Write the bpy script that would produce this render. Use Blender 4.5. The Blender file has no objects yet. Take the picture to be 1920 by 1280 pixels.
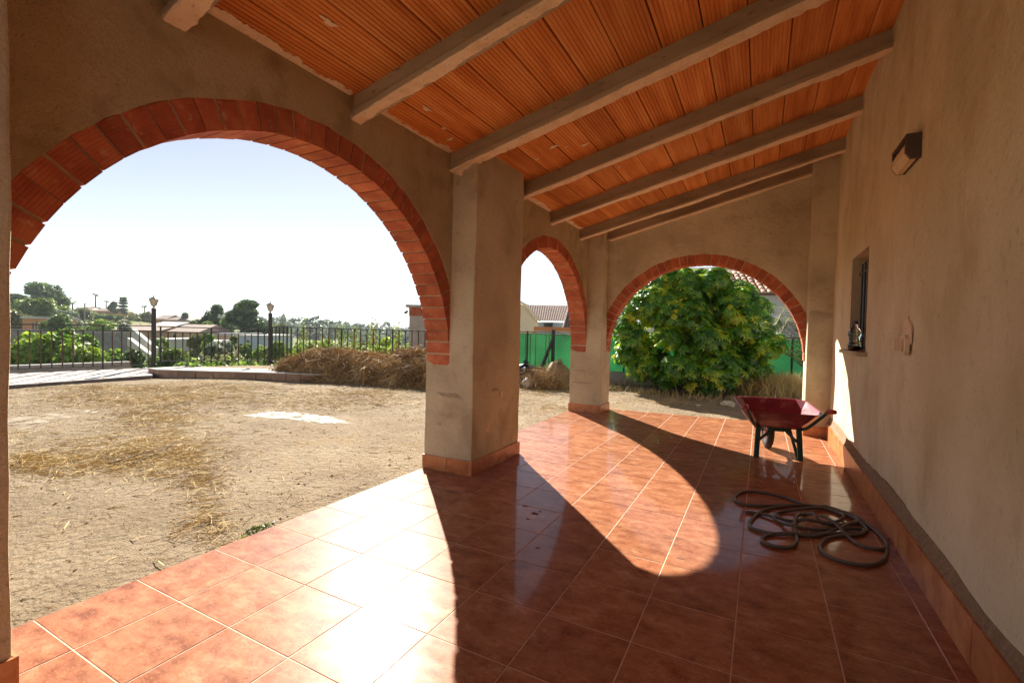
import bpy, math, random
import numpy as np
from mathutils import Vector, Matrix
random.seed(7)
RNG = np.random.default_rng(11)
R = math.radians
# The plan is drawn in a unit where one floor tile is 0.45; S turns it into metres (tiles of 35 cm).
S = 0.35 / 0.45
scene = bpy.context.scene
COL = scene.collection

# ------------------------------------------------------------------ camera
FPX, IW, IH = 885.3, 1920.0, 1280.0
CAM = np.array([3.2245, -0.5194, 1.5232])
C_R = np.array([0.88408, 0.46682, 0.02189])
C_U = np.array([-0.03074, 0.01134, 0.99946])
C_F = np.array([-0.46632, 0.88428, -0.02438])
cam_data = bpy.data.cameras.new("camera")
cam_data.sensor_width = 36.0
cam_data.lens = FPX / IW * 36.0
cam_data.clip_start = 0.02
cam_data.clip_end = 60000
cam = bpy.data.objects.new("camera", cam_data)
COL.objects.link(cam)
_m = Matrix((C_R, C_U, -C_F)).transposed().to_4x4()
_m.translation = Vector(CAM * S)
cam.matrix_world = _m
scene.camera = cam

# ------------------------------------------------------------------ sky and sun
SUN_AZ, SUN_EL = R(-43.0), R(32.75)          # azimuth from +Y towards +X
SUNV = Vector((math.sin(SUN_AZ) * math.cos(SUN_EL), math.cos(SUN_AZ) * math.cos(SUN_EL), math.sin(SUN_EL)))
world = bpy.data.worlds.new("World")
scene.world = world
world.use_nodes = True
wn = world.node_tree
bg = wn.nodes["Background"]
sky = wn.nodes.new("ShaderNodeTexSky")
sky.sky_type = 'NISHITA'
sky.sun_disc = False
sky.sun_elevation = SUN_EL
sky.sun_rotation = SUN_AZ
sky.altitude = 50
sky.air_density = 0.6
sky.dust_density = 0.08
sky.ozone_density = 1.5
sky_sat = wn.nodes.new("ShaderNodeHueSaturation")          # pale, slightly milky summer sky
sky_sat.inputs["Saturation"].default_value = 0.5
wn.links.new(sky.outputs[0], sky_sat.inputs["Color"])
wn.links.new(sky_sat.outputs[0], bg.inputs[0])
bg.inputs[1].default_value = 0.05
sun_d = bpy.data.lights.new("sun", 'SUN')
sun_d.energy = 5.0
sun_d.angle = R(0.53)
sun_d.color = (1.0, 0.93, 0.82)
sun = bpy.data.objects.new("sun", sun_d)
sun.rotation_euler = SUNV.to_track_quat('Z', 'Y').to_euler()
sun.location = (0, 0, 30)
COL.objects.link(sun)
scene.view_settings.view_transform = 'Standard'
scene.view_settings.look = 'None'
scene.view_settings.gamma = 1
scene.view_settings.exposure = 1.7
cy = scene.cycles
cy.max_bounces = 12
cy.diffuse_bounces = 7
cy.glossy_bounces = 4
cy.transmission_bounces = 6
cy.transparent_max_bounces = 8
cy.caustics_reflective = False
cy.caustics_refractive = False
cy.sample_clamp_indirect = 8
cy.use_denoising = True
try:
    cy.denoiser = 'OPENIMAGEDENOISE'
except Exception:
    pass

# ------------------------------------------------------------------ helpers
def ray(px, py):
    return C_F + C_R * (px - IW / 2) / FPX - C_U * (py - IH / 2) / FPX
def at(px, py, depth):
    """plan point seen at that place of the photograph, that far along the view axis"""
    return CAM + ray(px, py) * depth
def on_z(px, py, z=0.0):
    d = ray(px, py)
    return CAM + d * (z - CAM[2]) / d[2]

WO = {}
def wo(o):
    return WO.get(o.name, np.zeros(3)) if o is not None else np.zeros(3)

def tag(o, label=None, cat=None, group=None, kind=None):
    if label: o["label"] = label
    if cat: o["category"] = cat
    if group: o["group"] = group
    if kind: o["kind"] = kind
    return o

def empty(name, loc, label=None, cat=None, group=None, kind=None, rz=0.0):
    o = bpy.data.objects.new(name, None)
    o.empty_display_size = 0.1
    COL.objects.link(o)
    o.location = Vector(np.array(loc, float) * S)
    o.rotation_euler = (0, 0, rz)
    WO[o.name] = np.array(loc, float)
    return tag(o, label, cat, group, kind)

def mesh_data(name, v, f, mats=None, smooth=False, midx=None):
    me = bpy.data.meshes.new(name)
    v = np.asarray(v, float) * S
    me.from_pydata(v.tolist(), [], f if isinstance(f, list) else f.tolist())
    if mats is not None:
        for m in (mats if isinstance(mats, (list, tuple)) else [mats]):
            me.materials.append(m)
    if smooth:
        me.polygons.foreach_set("use_smooth", [True] * len(me.polygons))
    if midx is not None:
        me.polygons.foreach_set("material_index", list(midx))
    me.update()
    return me

def mk(name, v, f, mats, parent=None, origin=None, smooth=False, midx=None, bevel=0):
    v = np.asarray(v, float)
    if parent is not None:
        v = v - wo(parent)
        org = wo(parent)
    else:
        org = np.zeros(3) if origin is None else np.array(origin, float)
        v = v - org
    o = bpy.data.objects.new(name, mesh_data(name, v, f, mats, smooth, midx))
    COL.objects.link(o)
    if parent is not None:
        o.parent = parent
    else:
        o.location = Vector(org * S)
    WO[o.name] = org
    if bevel:
        b = o.modifiers.new("bevel", 'BEVEL')
        b.width = bevel * S
        b.segments = 2
        b.limit_method = 'ANGLE'
    return o

def share(name, me, parent, loc, rot=(0, 0, 0)):
    o = bpy.data.objects.new(name, me)
    COL.objects.link(o)
    o.parent = parent
    o.location = Vector((np.array(loc, float) - wo(parent)) * S)
    o.rotation_euler = rot
    WO[o.name] = np.array(loc, float)
    return o

def copy_tree(o, parent=None):
    c = o.copy()
    COL.objects.link(c)
    c.parent = parent
    for ch in list(o.children):
        copy_tree(ch, c)
    return c

class MB:
    def __init__(s):
        s.v, s.f = [], []
    def add(s, vs, fs):
        n = len(s.v)
        s.v += [tuple(map(float, p)) for p in vs]
        s.f += [tuple(i + n for i in q) for q in fs]
        return s
    def box(s, x0, x1, y0, y1, z0, z1):
        return s.add([(x0, y0, z0), (x1, y0, z0), (x1, y1, z0), (x0, y1, z0), (x0, y0, z1), (x1, y0, z1), (x1, y1, z1), (x0, y1, z1)],
                     [(3, 2, 1, 0), (4, 5, 6, 7), (0, 1, 5, 4), (1, 2, 6, 5), (2, 3, 7, 6), (3, 0, 4, 7)])
    def bar(s, a, b, w, h, up=(0, 0, 1)):
        a, b, up = Vector(a), Vector(b), Vector(up)
        d = (b - a).normalized()
        x = d.cross(up)
        if x.length < 1e-4: x = d.cross(Vector((1, 0, 0)))
        x.normalize()
        u = x.cross(d)
        q = [a - x * w / 2 - u * h / 2, a + x * w / 2 - u * h / 2, a + x * w / 2 + u * h / 2, a - x * w / 2 + u * h / 2]
        q2 = [p + (b - a) for p in q]
        return s.add(q + q2, [(0, 1, 2, 3), (7, 6, 5, 4), (0, 4, 5, 1), (1, 5, 6, 2), (2, 6, 7, 3), (3, 7, 4, 0)])
    def tube(s, pts, r, n=6, closed=False):
        pts = [Vector(p) for p in pts]
        m = len(pts)
        rs = r if isinstance(r, (list, tuple)) else [r] * m
        vs = []
        prev = None
        for i, p in enumerate(pts):
            if closed:
                d = pts[(i + 1) % m] - pts[i - 1]
            else:
                d = pts[min(i + 1, m - 1)] - pts[max(i - 1, 0)]
            if d.length < 1e-9: d = Vector((0, 0, 1))
            d.normalize()
            if prev is None:
                x = d.orthogonal().normalized()
            else:
                x = prev - d * prev.dot(d)
                x = x.normalized() if x.length > 1e-6 else d.orthogonal().normalized()
            prev = x
            y = d.cross(x)
            for k in range(n):
                t = 2 * math.pi * k / n
                vs.append(p + (x * math.cos(t) + y * math.sin(t)) * rs[i])
        fs = []
        for i in range(m if closed else m - 1):
            j = (i + 1) % m
            for k in range(n):
                l = (k + 1) % n
                fs.append((i * n + k, i * n + l, j * n + l, j * n + k))
        if not closed:
            fs.append(tuple(range(n))[::-1])
            fs.append(tuple((m - 1) * n + k for k in range(n)))
        return s.add(vs, fs)
    def lathe(s, c, prof, n=16):
        vs, fs = [], []
        for r, z in prof:
            for k in range(n):
                t = 2 * math.pi * k / n
                vs.append((c[0] + r * math.cos(t), c[1] + r * math.sin(t), c[2] + z))
        for i in range(len(prof) - 1):
            for k in range(n):
                l = (k + 1) % n
                fs.append((i * n + k, i * n + l, (i + 1) * n + l, (i + 1) * n + k))
        fs.append(tuple(range(n))[::-1])
        fs.append(tuple((len(prof) - 1) * n + k for k in range(n)))
        return s.add(vs, fs)
    def build(s, name, mat, parent=None, **k):
        return mk(name, s.v, s.f, mat, parent, **k)

def smooth_path(pts, sub=8, closed=False):
    pts = [np.array(p, float) for p in pts]
    n = len(pts)
    out = []
    for i in range(n if closed else n - 1):
        p0 = pts[(i - 1) % n] if closed else pts[max(i - 1, 0)]
        p1, p2 = pts[i], pts[(i + 1) % n]
        p3 = pts[(i + 2) % n] if closed else pts[min(i + 2, n - 1)]
        for k in range(sub):
            t = k / sub
            out.append(0.5 * ((2 * p1) + (-p0 + p2) * t + (2 * p0 - 5 * p1 + 4 * p2 - p3) * t * t + (-p0 + 3 * p1 - 3 * p2 + p3) * t ** 3))
    if not closed: out.append(pts[-1])
    return out

# ------------------------------------------------------------------ materials
def mat(name, cols, scale=4.0, detail=6.0, rough=0.8, bumps=(), stretch=(1, 1, 1), coord='world', rand=0.0, metal=0.0, spec=0.5,
        layers=(), rough_var=0.0, hsv_rand=0.0, island=0.0, coat=None, wave=None, distort=0.0, contrast=(0.3, 0.7)):
    m = bpy.data.materials.new(name)
    m.use_nodes = True
    nt = m.node_tree
    N, L = nt.nodes, nt.links
    b = N["Principled BSDF"]
    b.inputs["Metallic"].default_value = metal
    b.inputs["Specular IOR Level"].default_value = spec
    b.inputs["Roughness"].default_value = rough
    if coat:
        b.inputs["Coat Weight"].default_value = coat[0]
        b.inputs["Coat Roughness"].default_value = coat[1]
        b.inputs["Coat IOR"].default_value = 1.5
    if coord == 'world':
        src = N.new("ShaderNodeNewGeometry").outputs["Position"]
    else:
        src = N.new("ShaderNodeTexCoord").outputs["Object"]
    if rand:
        oi = N.new("ShaderNodeObjectInfo")
        mu = N.new("ShaderNodeVectorMath"); mu.operation = 'SCALE'
        cb = N.new("ShaderNodeCombineXYZ")
        for i, k in enumerate((rand, rand * 1.7, rand * 0.6)):
            ml = N.new("ShaderNodeMath"); ml.operation = 'MULTIPLY'; ml.inputs[1].default_value = k
            L.new(oi.outputs["Random"], ml.inputs[0]); L.new(ml.outputs[0], cb.inputs[i])
        ad = N.new("ShaderNodeVectorMath"); ad.operation = 'ADD'
        L.new(src, ad.inputs[0]); L.new(cb.outputs[0], ad.inputs[1])
        src = ad.outputs[0]
    raw = src
    mp = N.new("ShaderNodeMapping")
    mp.inputs["Scale"].default_value = stretch
    L.new(src, mp.inputs["Vector"])
    src = mp.outputs[0]
    def noise(sc, det=6.0, dis=0.0, v=None, ro=0.55):
        n = N.new("ShaderNodeTexNoise")
        n.inputs["Scale"].default_value = sc
        n.inputs["Detail"].default_value = det
        n.inputs["Roughness"].default_value = ro
        n.inputs["Distortion"].default_value = dis
        L.new(v if v is not None else src, n.inputs["Vector"])
        return n.outputs[0]
    def ramp(v, lo, hi, c0=(0, 0, 0, 1), c1=(1, 1, 1, 1)):
        r = N.new("ShaderNodeValToRGB")
        r.color_ramp.elements[0].position = lo; r.color_ramp.elements[0].color = c0
        r.color_ramp.elements[1].position = hi; r.color_ramp.elements[1].color = c1
        L.new(v, r.inputs[0])
        return r
    lo, hi = contrast
    r = N.new("ShaderNodeValToRGB")
    els = r.color_ramp.elements
    while len(els) < len(cols): els.new(0.5)
    for i, c in enumerate(cols):
        els[i].position = lo + (hi - lo) * i / max(1, len(cols) - 1)
        els[i].color = (*c, 1)
    L.new(noise(scale, detail, distort), r.inputs[0])
    colour = r.outputs[0]
    def mix(a, fac, c, facsock=None):
        mx = N.new("ShaderNodeMix"); mx.data_type = 'RGBA'
        if facsock is not None: L.new(facsock, mx.inputs[0])
        else: mx.inputs[0].default_value = fac
        L.new(a, mx.inputs[6])
        if isinstance(c, tuple): mx.inputs[7].default_value = (*c, 1)
        else: L.new(c, mx.inputs[7])
        return mx.outputs[2]
    for (sc, l0, h0, c, amt) in layers:
        k = ramp(noise(sc, 7.0, 0.3), l0, h0, (0, 0, 0, 1), (amt, amt, amt, 1))
        colour = mix(colour, 0, c, k.outputs[0])
    if island:
        g = N.new("ShaderNodeNewGeometry")
        hs = N.new("ShaderNodeHueSaturation")
        mr = N.new("ShaderNodeMapRange"); mr.inputs[3].default_value = 1 - island; mr.inputs[4].default_value = 1 + island
        L.new(g.outputs["Random Per Island"], mr.inputs[0]); L.new(mr.outputs[0], hs.inputs["Value"]); L.new(colour, hs.inputs["Color"])
        colour = hs.outputs[0]
    if hsv_rand:
        oi2 = N.new("ShaderNodeObjectInfo")
        hs = N.new("ShaderNodeHueSaturation")
        mr = N.new("ShaderNodeMapRange"); mr.inputs[3].default_value = 1 - hsv_rand; mr.inputs[4].default_value = 1 + hsv_rand
        L.new(oi2.outputs["Random"], mr.inputs[0]); L.new(mr.outputs[0], hs.inputs["Value"]); L.new(colour, hs.inputs["Color"])
        colour = hs.outputs[0]
    L.new(colour, b.inputs["Base Color"])
    if rough_var:
        mr = N.new("ShaderNodeMapRange"); mr.inputs[1].default_value = 0.3; mr.inputs[2].default_value = 0.7
        mr.inputs[3].default_value = max(0.02, rough - rough_var); mr.inputs[4].default_value = rough + rough_var
        L.new(noise(scale * 0.8, 6.0, 0.4), mr.inputs[0]); L.new(mr.outputs[0], b.inputs["Roughness"])
    prev = None
    for (sc, st, di) in bumps:
        bp = N.new("ShaderNodeBump"); bp.inputs["Strength"].default_value = st; bp.inputs["Distance"].default_value = di
        L.new(noise(sc, 6.0, 0.0, raw), bp.inputs["Height"])
        if prev is not None: L.new(prev, bp.inputs["Normal"])
        prev = bp.outputs[0]
    if wave:                                   # extruded grooves: list of (axis, spacing) in object space
        tc = N.new("ShaderNodeTexCoord"); sp = N.new("ShaderNodeSeparateXYZ"); L.new(tc.outputs["Object"], sp.inputs[0])
        tot = None
        for axis, spacing in wave[0]:
            ml = N.new("ShaderNodeMath"); ml.operation = 'MULTIPLY'; ml.inputs[1].default_value = 2 * math.pi / spacing
            L.new(sp.outputs[axis], ml.inputs[0])
            sn = N.new("ShaderNodeMath"); sn.operation = 'SINE'; L.new(ml.outputs[0], sn.inputs[0])
            if tot is None: tot = sn.outputs[0]
            else:
                aa = N.new("ShaderNodeMath"); aa.operation = 'ADD'; L.new(tot, aa.inputs[0]); L.new(sn.outputs[0], aa.inputs[1]); tot = aa.outputs[0]
        bp = N.new("ShaderNodeBump"); bp.inputs["Strength"].default_value = wave[1]; bp.inputs["Distance"].default_value = wave[2]
        L.new(tot, bp.inputs["Height"])
        if prev is not None: L.new(prev, bp.inputs["Normal"])
        prev = bp.outputs[0]
    if prev is not None: L.new(prev, b.inputs["Normal"])
    return m

def leaf_mat(name, cols, scale=1.0, trans=0.4, island=0.35, rough=0.45, gloss=0.06, contrast=(0.35, 0.65)):
    m = bpy.data.materials.new(name)
    m.use_nodes = True
    nt = m.node_tree; N, L = nt.nodes, nt.links
    N.remove(N["Principled BSDF"])
    out = N["Material Output"]
    g = N.new("ShaderNodeNewGeometry")
    n = N.new("ShaderNodeTexNoise"); n.inputs["Scale"].default_value = scale; n.inputs["Detail"].default_value = 4
    L.new(g.outputs["Position"], n.inputs["Vector"])
    ad = N.new("ShaderNodeMath"); ad.operation = 'MULTIPLY_ADD'; ad.inputs[1].default_value = island; 
    sb = N.new("ShaderNodeMath"); sb.operation = 'SUBTRACT'; sb.inputs[1].default_value = island / 2
    L.new(g.outputs["Random Per Island"], ad.inputs[0]); L.new(n.outputs[0], ad.inputs[2]); L.new(ad.outputs[0], sb.inputs[0])
    r = N.new("ShaderNodeValToRGB"); els = r.color_ramp.elements
    while len(els) < len(cols): els.new(0.5)
    for i, c in enumerate(cols):
        els[i].position = contrast[0] + (contrast[1] - contrast[0]) * i / (len(cols) - 1); els[i].color = (*c, 1)
    L.new(sb.outputs[0], r.inputs[0])
    df = N.new("ShaderNodeBsdfDiffuse"); tr = N.new("ShaderNodeBsdfTranslucent"); gl = N.new("ShaderNodeBsdfGlossy")
    gl.inputs["Roughness"].default_value = rough
    L.new(r.outputs[0], df.inputs[0]); L.new(r.outputs[0], tr.inputs[0])
    mx = N.new("ShaderNodeMixShader"); mx.inputs[0].default_value = trans
    L.new(df.outputs[0], mx.inputs[1]); L.new(tr.outputs[0], mx.inputs[2])
    m2 = N.new("ShaderNodeMixShader"); m2.inputs[0].default_value = gloss
    L.new(mx.outputs[0], m2.inputs[1]); L.new(gl.outputs[0], m2.inputs[2])
    L.new(m2.outputs[0], out.inputs["Surface"])
    return m

def flat(name, c, rough=0.6, metal=0.0, spec=0.5, var=0.12, scale=6.0, bumps=()):
    d = tuple(x * (1 - var) for x in c); u = tuple(min(1, x * (1 + var)) for x in c)
    return mat(name, [d, c, u], scale=scale, rough=rough, metal=metal, spec=spec, bumps=bumps)

def glass(name, c=(0.9, 0.95, 0.95), rough=0.05):
    m = bpy.data.materials.new(name); m.use_nodes = True
    b = m.node_tree.nodes["Principled BSDF"]
    b.inputs["Base Color"].default_value = (*c, 1); b.inputs["Roughness"].default_value = rough
    b.inputs["Transmission Weight"].default_value = 1.0; b.inputs["IOR"].default_value = 1.45
    return m

PL_BUMP = [(170, 0.7, 0.006), (48, 0.6, 0.012), (7, 0.4, 0.03)]
m_plaster = mat("plaster", [(0.41, 0.36, 0.245), (0.53, 0.475, 0.335), (0.60, 0.55, 0.40)], scale=1.7, rough=0.92, spec=0.2, bumps=PL_BUMP,
                layers=[(3.1, 0.52, 0.72, (0.31, 0.24, 0.15), 0.6), (17, 0.58, 0.74, (0.27, 0.205, 0.125), 0.45), (1.1, 0.5, 0.75, (0.68, 0.60, 0.45), 0.5), (130, 0.56, 0.70, (0.30, 0.235, 0.15), 0.5)])
m_house = mat("house_plaster", [(0.49, 0.435, 0.28), (0.62, 0.56, 0.385), (0.69, 0.635, 0.465)], scale=0.9, rough=0.9, spec=0.2, stretch=(1, 1.15, 0.8),
              bumps=[(170, 0.6, 0.006), (28, 0.5, 0.014), (4.5, 0.5, 0.05)],
              layers=[(2.2, 0.49, 0.70, (0.42, 0.325, 0.18), 0.65), (34, 0.60, 0.73, (0.27, 0.20, 0.115), 0.5), (0.7, 0.48, 0.7, (0.76, 0.68, 0.51), 0.55), (110, 0.58, 0.70, (0.34, 0.265, 0.165), 0.45), (9, 0.60, 0.76, (0.39, 0.295, 0.17), 0.45)])
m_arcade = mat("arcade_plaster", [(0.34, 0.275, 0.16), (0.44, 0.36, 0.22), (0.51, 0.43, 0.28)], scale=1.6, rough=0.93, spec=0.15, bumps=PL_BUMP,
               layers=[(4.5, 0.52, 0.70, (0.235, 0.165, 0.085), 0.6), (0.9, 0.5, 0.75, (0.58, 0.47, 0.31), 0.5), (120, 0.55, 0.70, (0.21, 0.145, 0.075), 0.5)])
m_board = mat("clay_board", [(0.45, 0.145, 0.034), (0.60, 0.228, 0.062), (0.69, 0.32, 0.11)], scale=2.2, rough=0.75, spec=0.25, stretch=(6, 0.5, 1), coord='object', rand=31,
              hsv_rand=0.15, bumps=[(90, 0.25, 0.003)], layers=[(4, 0.62, 0.72, (0.34, 0.09, 0.03), 0.6), (6, 0.70, 0.74, (0.66, 0.45, 0.28), 0.7)])
m_brick = mat("arch_brick", [(0.30, 0.07, 0.038), (0.42, 0.115, 0.055), (0.52, 0.18, 0.085)], scale=7, rough=0.8, spec=0.3, coord='object', rand=23, hsv_rand=0.16,
              bumps=[(120, 0.3, 0.003)], wave=([(0, 0.0135), (2, 0.0135)], 0.20, 0.003), layers=[(22, 0.60, 0.74, (0.55, 0.40, 0.28), 0.5), (3, 0.55, 0.7, (0.50, 0.19, 0.09), 0.5)])
m_mortar = mat("mortar", [(0.42, 0.30, 0.19), (0.56, 0.42, 0.28)], scale=14, rough=0.95, spec=0.15, bumps=[(150, 0.8, 0.005)])
m_beam = mat("beam_concrete", [(0.27, 0.225, 0.16), (0.37, 0.315, 0.23), (0.44, 0.38, 0.29)], scale=4, rough=0.9, spec=0.2, bumps=[(120, 0.5, 0.004), (18, 0.3, 0.01)], stretch=(0.4, 1, 1),
             layers=[(30, 0.62, 0.72, (0.13, 0.09, 0.06), 0.6)])
m_render = mat("sandy_render", [(0.66, 0.50, 0.34), (0.78, 0.62, 0.45), (0.83, 0.69, 0.53)], scale=9, rough=0.95, spec=0.15, bumps=[(90, 0.9, 0.008), (26, 0.6, 0.012)],
               layers=[(40, 0.62, 0.7, (0.30, 0.20, 0.13), 0.6)])
m_tile = mat("floor_tile", [(0.19, 0.064, 0.031), (0.305, 0.117, 0.057), (0.375, 0.160, 0.081), (0.48, 0.245, 0.14)], scale=11, detail=12, rough=0.36, rough_var=0.07, spec=0.03, coord='object', rand=41, hsv_rand=0.09,
             stretch=(0.85, 1.35, 1), distort=0.1, contrast=(0.30, 0.72), bumps=[(14, 0.006, 0.002)], coat=(0.45, 0.075),
             layers=[(38, 0.48, 0.70, (0.19, 0.052, 0.022), 0.55), (4.5, 0.5, 0.72, (0.52, 0.25, 0.13), 0.35), (90, 0.52, 0.68, (0.54, 0.27, 0.145), 0.4), (5.5, 0.55, 0.74, (0.22, 0.055, 0.02), 0.45)])
m_skirt = mat("skirting_tile", [(0.34, 0.11, 0.036), (0.48, 0.185, 0.068), (0.57, 0.275, 0.11)], scale=9, detail=8, rough=0.3, spec=0.5, coord='object', rand=17, hsv_rand=0.1, distort=0.6,
              layers=[(30, 0.58, 0.75, (0.25, 0.05, 0.02), 0.5)])
m_grout = flat("grout", (0.62, 0.42, 0.31), 0.9, scale=20)
m_fillet = mat("rough_mortar", [(0.20, 0.13, 0.075), (0.30, 0.205, 0.12)], scale=30, rough=0.95, bumps=[(110, 1.0, 0.01)], layers=[(60, 0.6, 0.7, (0.5, 0.4, 0.3), 0.5)])
m_yard = mat("yard_concrete", [(0.215, 0.155, 0.094), (0.295, 0.225, 0.146), (0.36, 0.285, 0.192)], scale=1.3, detail=9, rough=0.95, spec=0.12, bumps=[(75, 1.0, 0.026), (19, 1.0, 0.035), (3, 0.5, 0.04)],
             layers=[(0.55, 0.50, 0.66, (0.25, 0.185, 0.115), 0.75), (48, 0.58, 0.68, (0.14, 0.095, 0.05), 0.7), (95, 0.60, 0.68, (0.46, 0.36, 0.24), 0.55), (1.1, 0.56, 0.68, (0.33, 0.22, 0.095), 0.5), (6, 0.60, 0.7, (0.165, 0.115, 0.062), 0.6)])
m_field = mat("hillside_scrub", [(0.06, 0.085, 0.02), (0.13, 0.15, 0.04), (0.30, 0.24, 0.12)], scale=0.12, detail=9, rough=0.95, spec=0.1, bumps=[(3, 0.6, 0.2)],
              layers=[(0.02, 0.5, 0.65, (0.09, 0.12, 0.035), 0.7)])
m_lime = mat("lime", [(0.36, 0.31, 0.235), (0.50, 0.46, 0.39)], scale=6, rough=0.9, bumps=[(60, 0.6, 0.01)], layers=[(20, 0.58, 0.68, (0.45, 0.37, 0.26), 0.7)])
def worn(m, lo=.42, hi=.58, sc=7):
    nt = m.node_tree; N, L = nt.nodes, nt.links
    g = N.new("ShaderNodeNewGeometry"); n = N.new("ShaderNodeTexNoise"); n.inputs["Scale"].default_value = sc; n.inputs["Detail"].default_value = 9; n.inputs["Roughness"].default_value = .65
    L.new(g.outputs["Position"], n.inputs["Vector"])
    r = N.new("ShaderNodeValToRGB"); r.color_ramp.elements[0].position = lo; r.color_ramp.elements[1].position = hi
    L.new(n.outputs[0], r.inputs[0]); t = N.new("ShaderNodeBsdfTransparent"); mx = N.new("ShaderNodeMixShader")
    L.new(r.outputs[0], mx.inputs[0]); L.new(t.outputs[0], mx.inputs[1]); L.new(N["Principled BSDF"].outputs[0], mx.inputs[2]); L.new(mx.outputs[0], N["Material Output"].inputs["Surface"])
    return m
m_limeworn = mat("worn_lime", [(0.33, 0.29, 0.225), (0.47, 0.435, 0.37)], scale=6, rough=0.9, bumps=[(60, 0.6, 0.01)])
worn(m_limeworn, .36, .50)
m_dull = mat("old_cement", [(0.30, 0.23, 0.15), (0.42, 0.35, 0.26)], scale=5, rough=0.9, bumps=[(60, 0.6, 0.01)], layers=[(20, 0.54, 0.66, (0.28, 0.2, 0.11), 0.8)])
worn(m_dull, .44, .62, 4)
m_straw = mat("straw", [(0.36, 0.235, 0.075), (0.50, 0.355, 0.14), (0.62, 0.48, 0.24)], scale=1.5, rough=0.8, spec=0.25, island=0.3)
m_hay = mat("hay", [(0.24, 0.135, 0.05), (0.39, 0.25, 0.11), (0.55, 0.40, 0.22)], scale=1.6, rough=0.85, spec=0.2, island=0.4)
m_iron = flat("black_iron", (0.022, 0.02, 0.02), 0.45, spec=0.5)
m_rust = mat("rusty_iron", [(0.03, 0.022, 0.018), (0.09, 0.045, 0.02), (0.16, 0.085, 0.03)], scale=5, rough=0.7, spec=0.4)
m_silver = flat("lantern_metal", (0.36, 0.34, 0.31), 0.5)
m_lampglass = flat("lantern_glass", (0.50, 0.45, 0.33), 0.25)
m_white = flat("white_wall", (0.55, 0.54, 0.52), 0.85, var=0.06)
m_cream = flat("cream_wall", (0.72, 0.64, 0.46), 0.85, var=0.06)
m_bluewhite = flat("pale_blue_wall", (0.46, 0.52, 0.60), 0.85, var=0.06)
m_tan = flat("tan_wall", (0.50, 0.34, 0.22), 0.85)
m_orange = flat("orange_wall", (0.56, 0.27, 0.12), 0.85)
m_greywall = mat("grey_block", [(0.22, 0.215, 0.21), (0.33, 0.32, 0.31)], scale=5, rough=0.95, bumps=[(60, 0.6, 0.01)])
m_roofbrown = flat("brown_roof", (0.25, 0.18, 0.14), 0.85, var=0.25, scale=2)
m_roofgrey = flat("grey_roof", (0.24, 0.25, 0.28), 0.7)
m_rooftile = mat("roof_tile", [(0.30, 0.14, 0.09), (0.46, 0.26, 0.18), (0.58, 0.40, 0.30)], scale=4, rough=0.85, coord='object', rand=13, hsv_rand=0.2, bumps=[(60, 0.4, 0.006)])
m_darkglass = flat("dark_pane", (0.03, 0.035, 0.04), 0.12, var=0.05)
m_pave = mat("pale_paving", [(0.38, 0.345, 0.32), (0.48, 0.445, 0.42)], scale=5, rough=0.8, bumps=[(60, 0.4, 0.006)])
m_pavegap = flat("paving_joint", (0.16, 0.13, 0.12), 0.95)
m_kerbstone = mat("kerb_stone", [(0.30, 0.17, 0.11), (0.44, 0.28, 0.19)], scale=6, rough=0.9, rand=9, hsv_rand=0.2, bumps=[(50, 0.6, 0.01)])
m_concrete = mat("concrete", [(0.33, 0.29, 0.25), (0.48, 0.44, 0.39)], scale=3, rough=0.95, bumps=[(60, 0.6, 0.01)], layers=[(2, 0.5, 0.7, (0.25, 0.2, 0.16), 0.5)])
m_bark = mat("bark", [(0.10, 0.065, 0.04), (0.20, 0.14, 0.09)], scale=8, rough=0.95, bumps=[(30, 0.8, 0.02)])
m_sea = flat("sea", (0.30, 0.40, 0.50), 0.35, var=0.03, scale=0.01)
LM_BRIGHT = leaf_mat("leaf_bright", [(0.08, 0.18, 0.012), (0.20, 0.34, 0.02), (0.36, 0.48, 0.04)], 0.9)
LM_LIME = leaf_mat("leaf_lime", [(0.09, 0.17, 0.02), (0.19, 0.29, 0.045), (0.29, 0.38, 0.08)], 0.3)
LM_DARK = leaf_mat("leaf_dark", [(0.05, 0.10, 0.03), (0.10, 0.175, 0.045), (0.16, 0.24, 0.065)], 0.3, 0.42)
LM_OLIVE = leaf_mat("leaf_olive", [(0.08, 0.11, 0.03), (0.15, 0.19, 0.05), (0.24, 0.26, 0.09)], 0.5)
LM_GREY = leaf_mat("leaf_grey", [(0.12, 0.16, 0.10), (0.21, 0.26, 0.17), (0.30, 0.34, 0.24)], 0.6)
LM_SCHEF = leaf_mat("leaf_variegated", [(0.028, 0.11, 0.008), (0.06, 0.20, 0.010), (0.12, 0.32, 0.013), (0.30, 0.48, 0.016), (0.80, 0.70, 0.03)], 1.3, 0.5, 0.46, 0.3, 0.05, (0.22, 0.84))
LM_FROND = leaf_mat("leaf_frond", [(0.10, 0.15, 0.05), (0.20, 0.25, 0.10), (0.36, 0.38, 0.20)], 0.7)
LM_FAR = leaf_mat("leaf_far", [(0.05, 0.085, 0.05), (0.09, 0.13, 0.08), (0.13, 0.17, 0.11)], 0.02)

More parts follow.
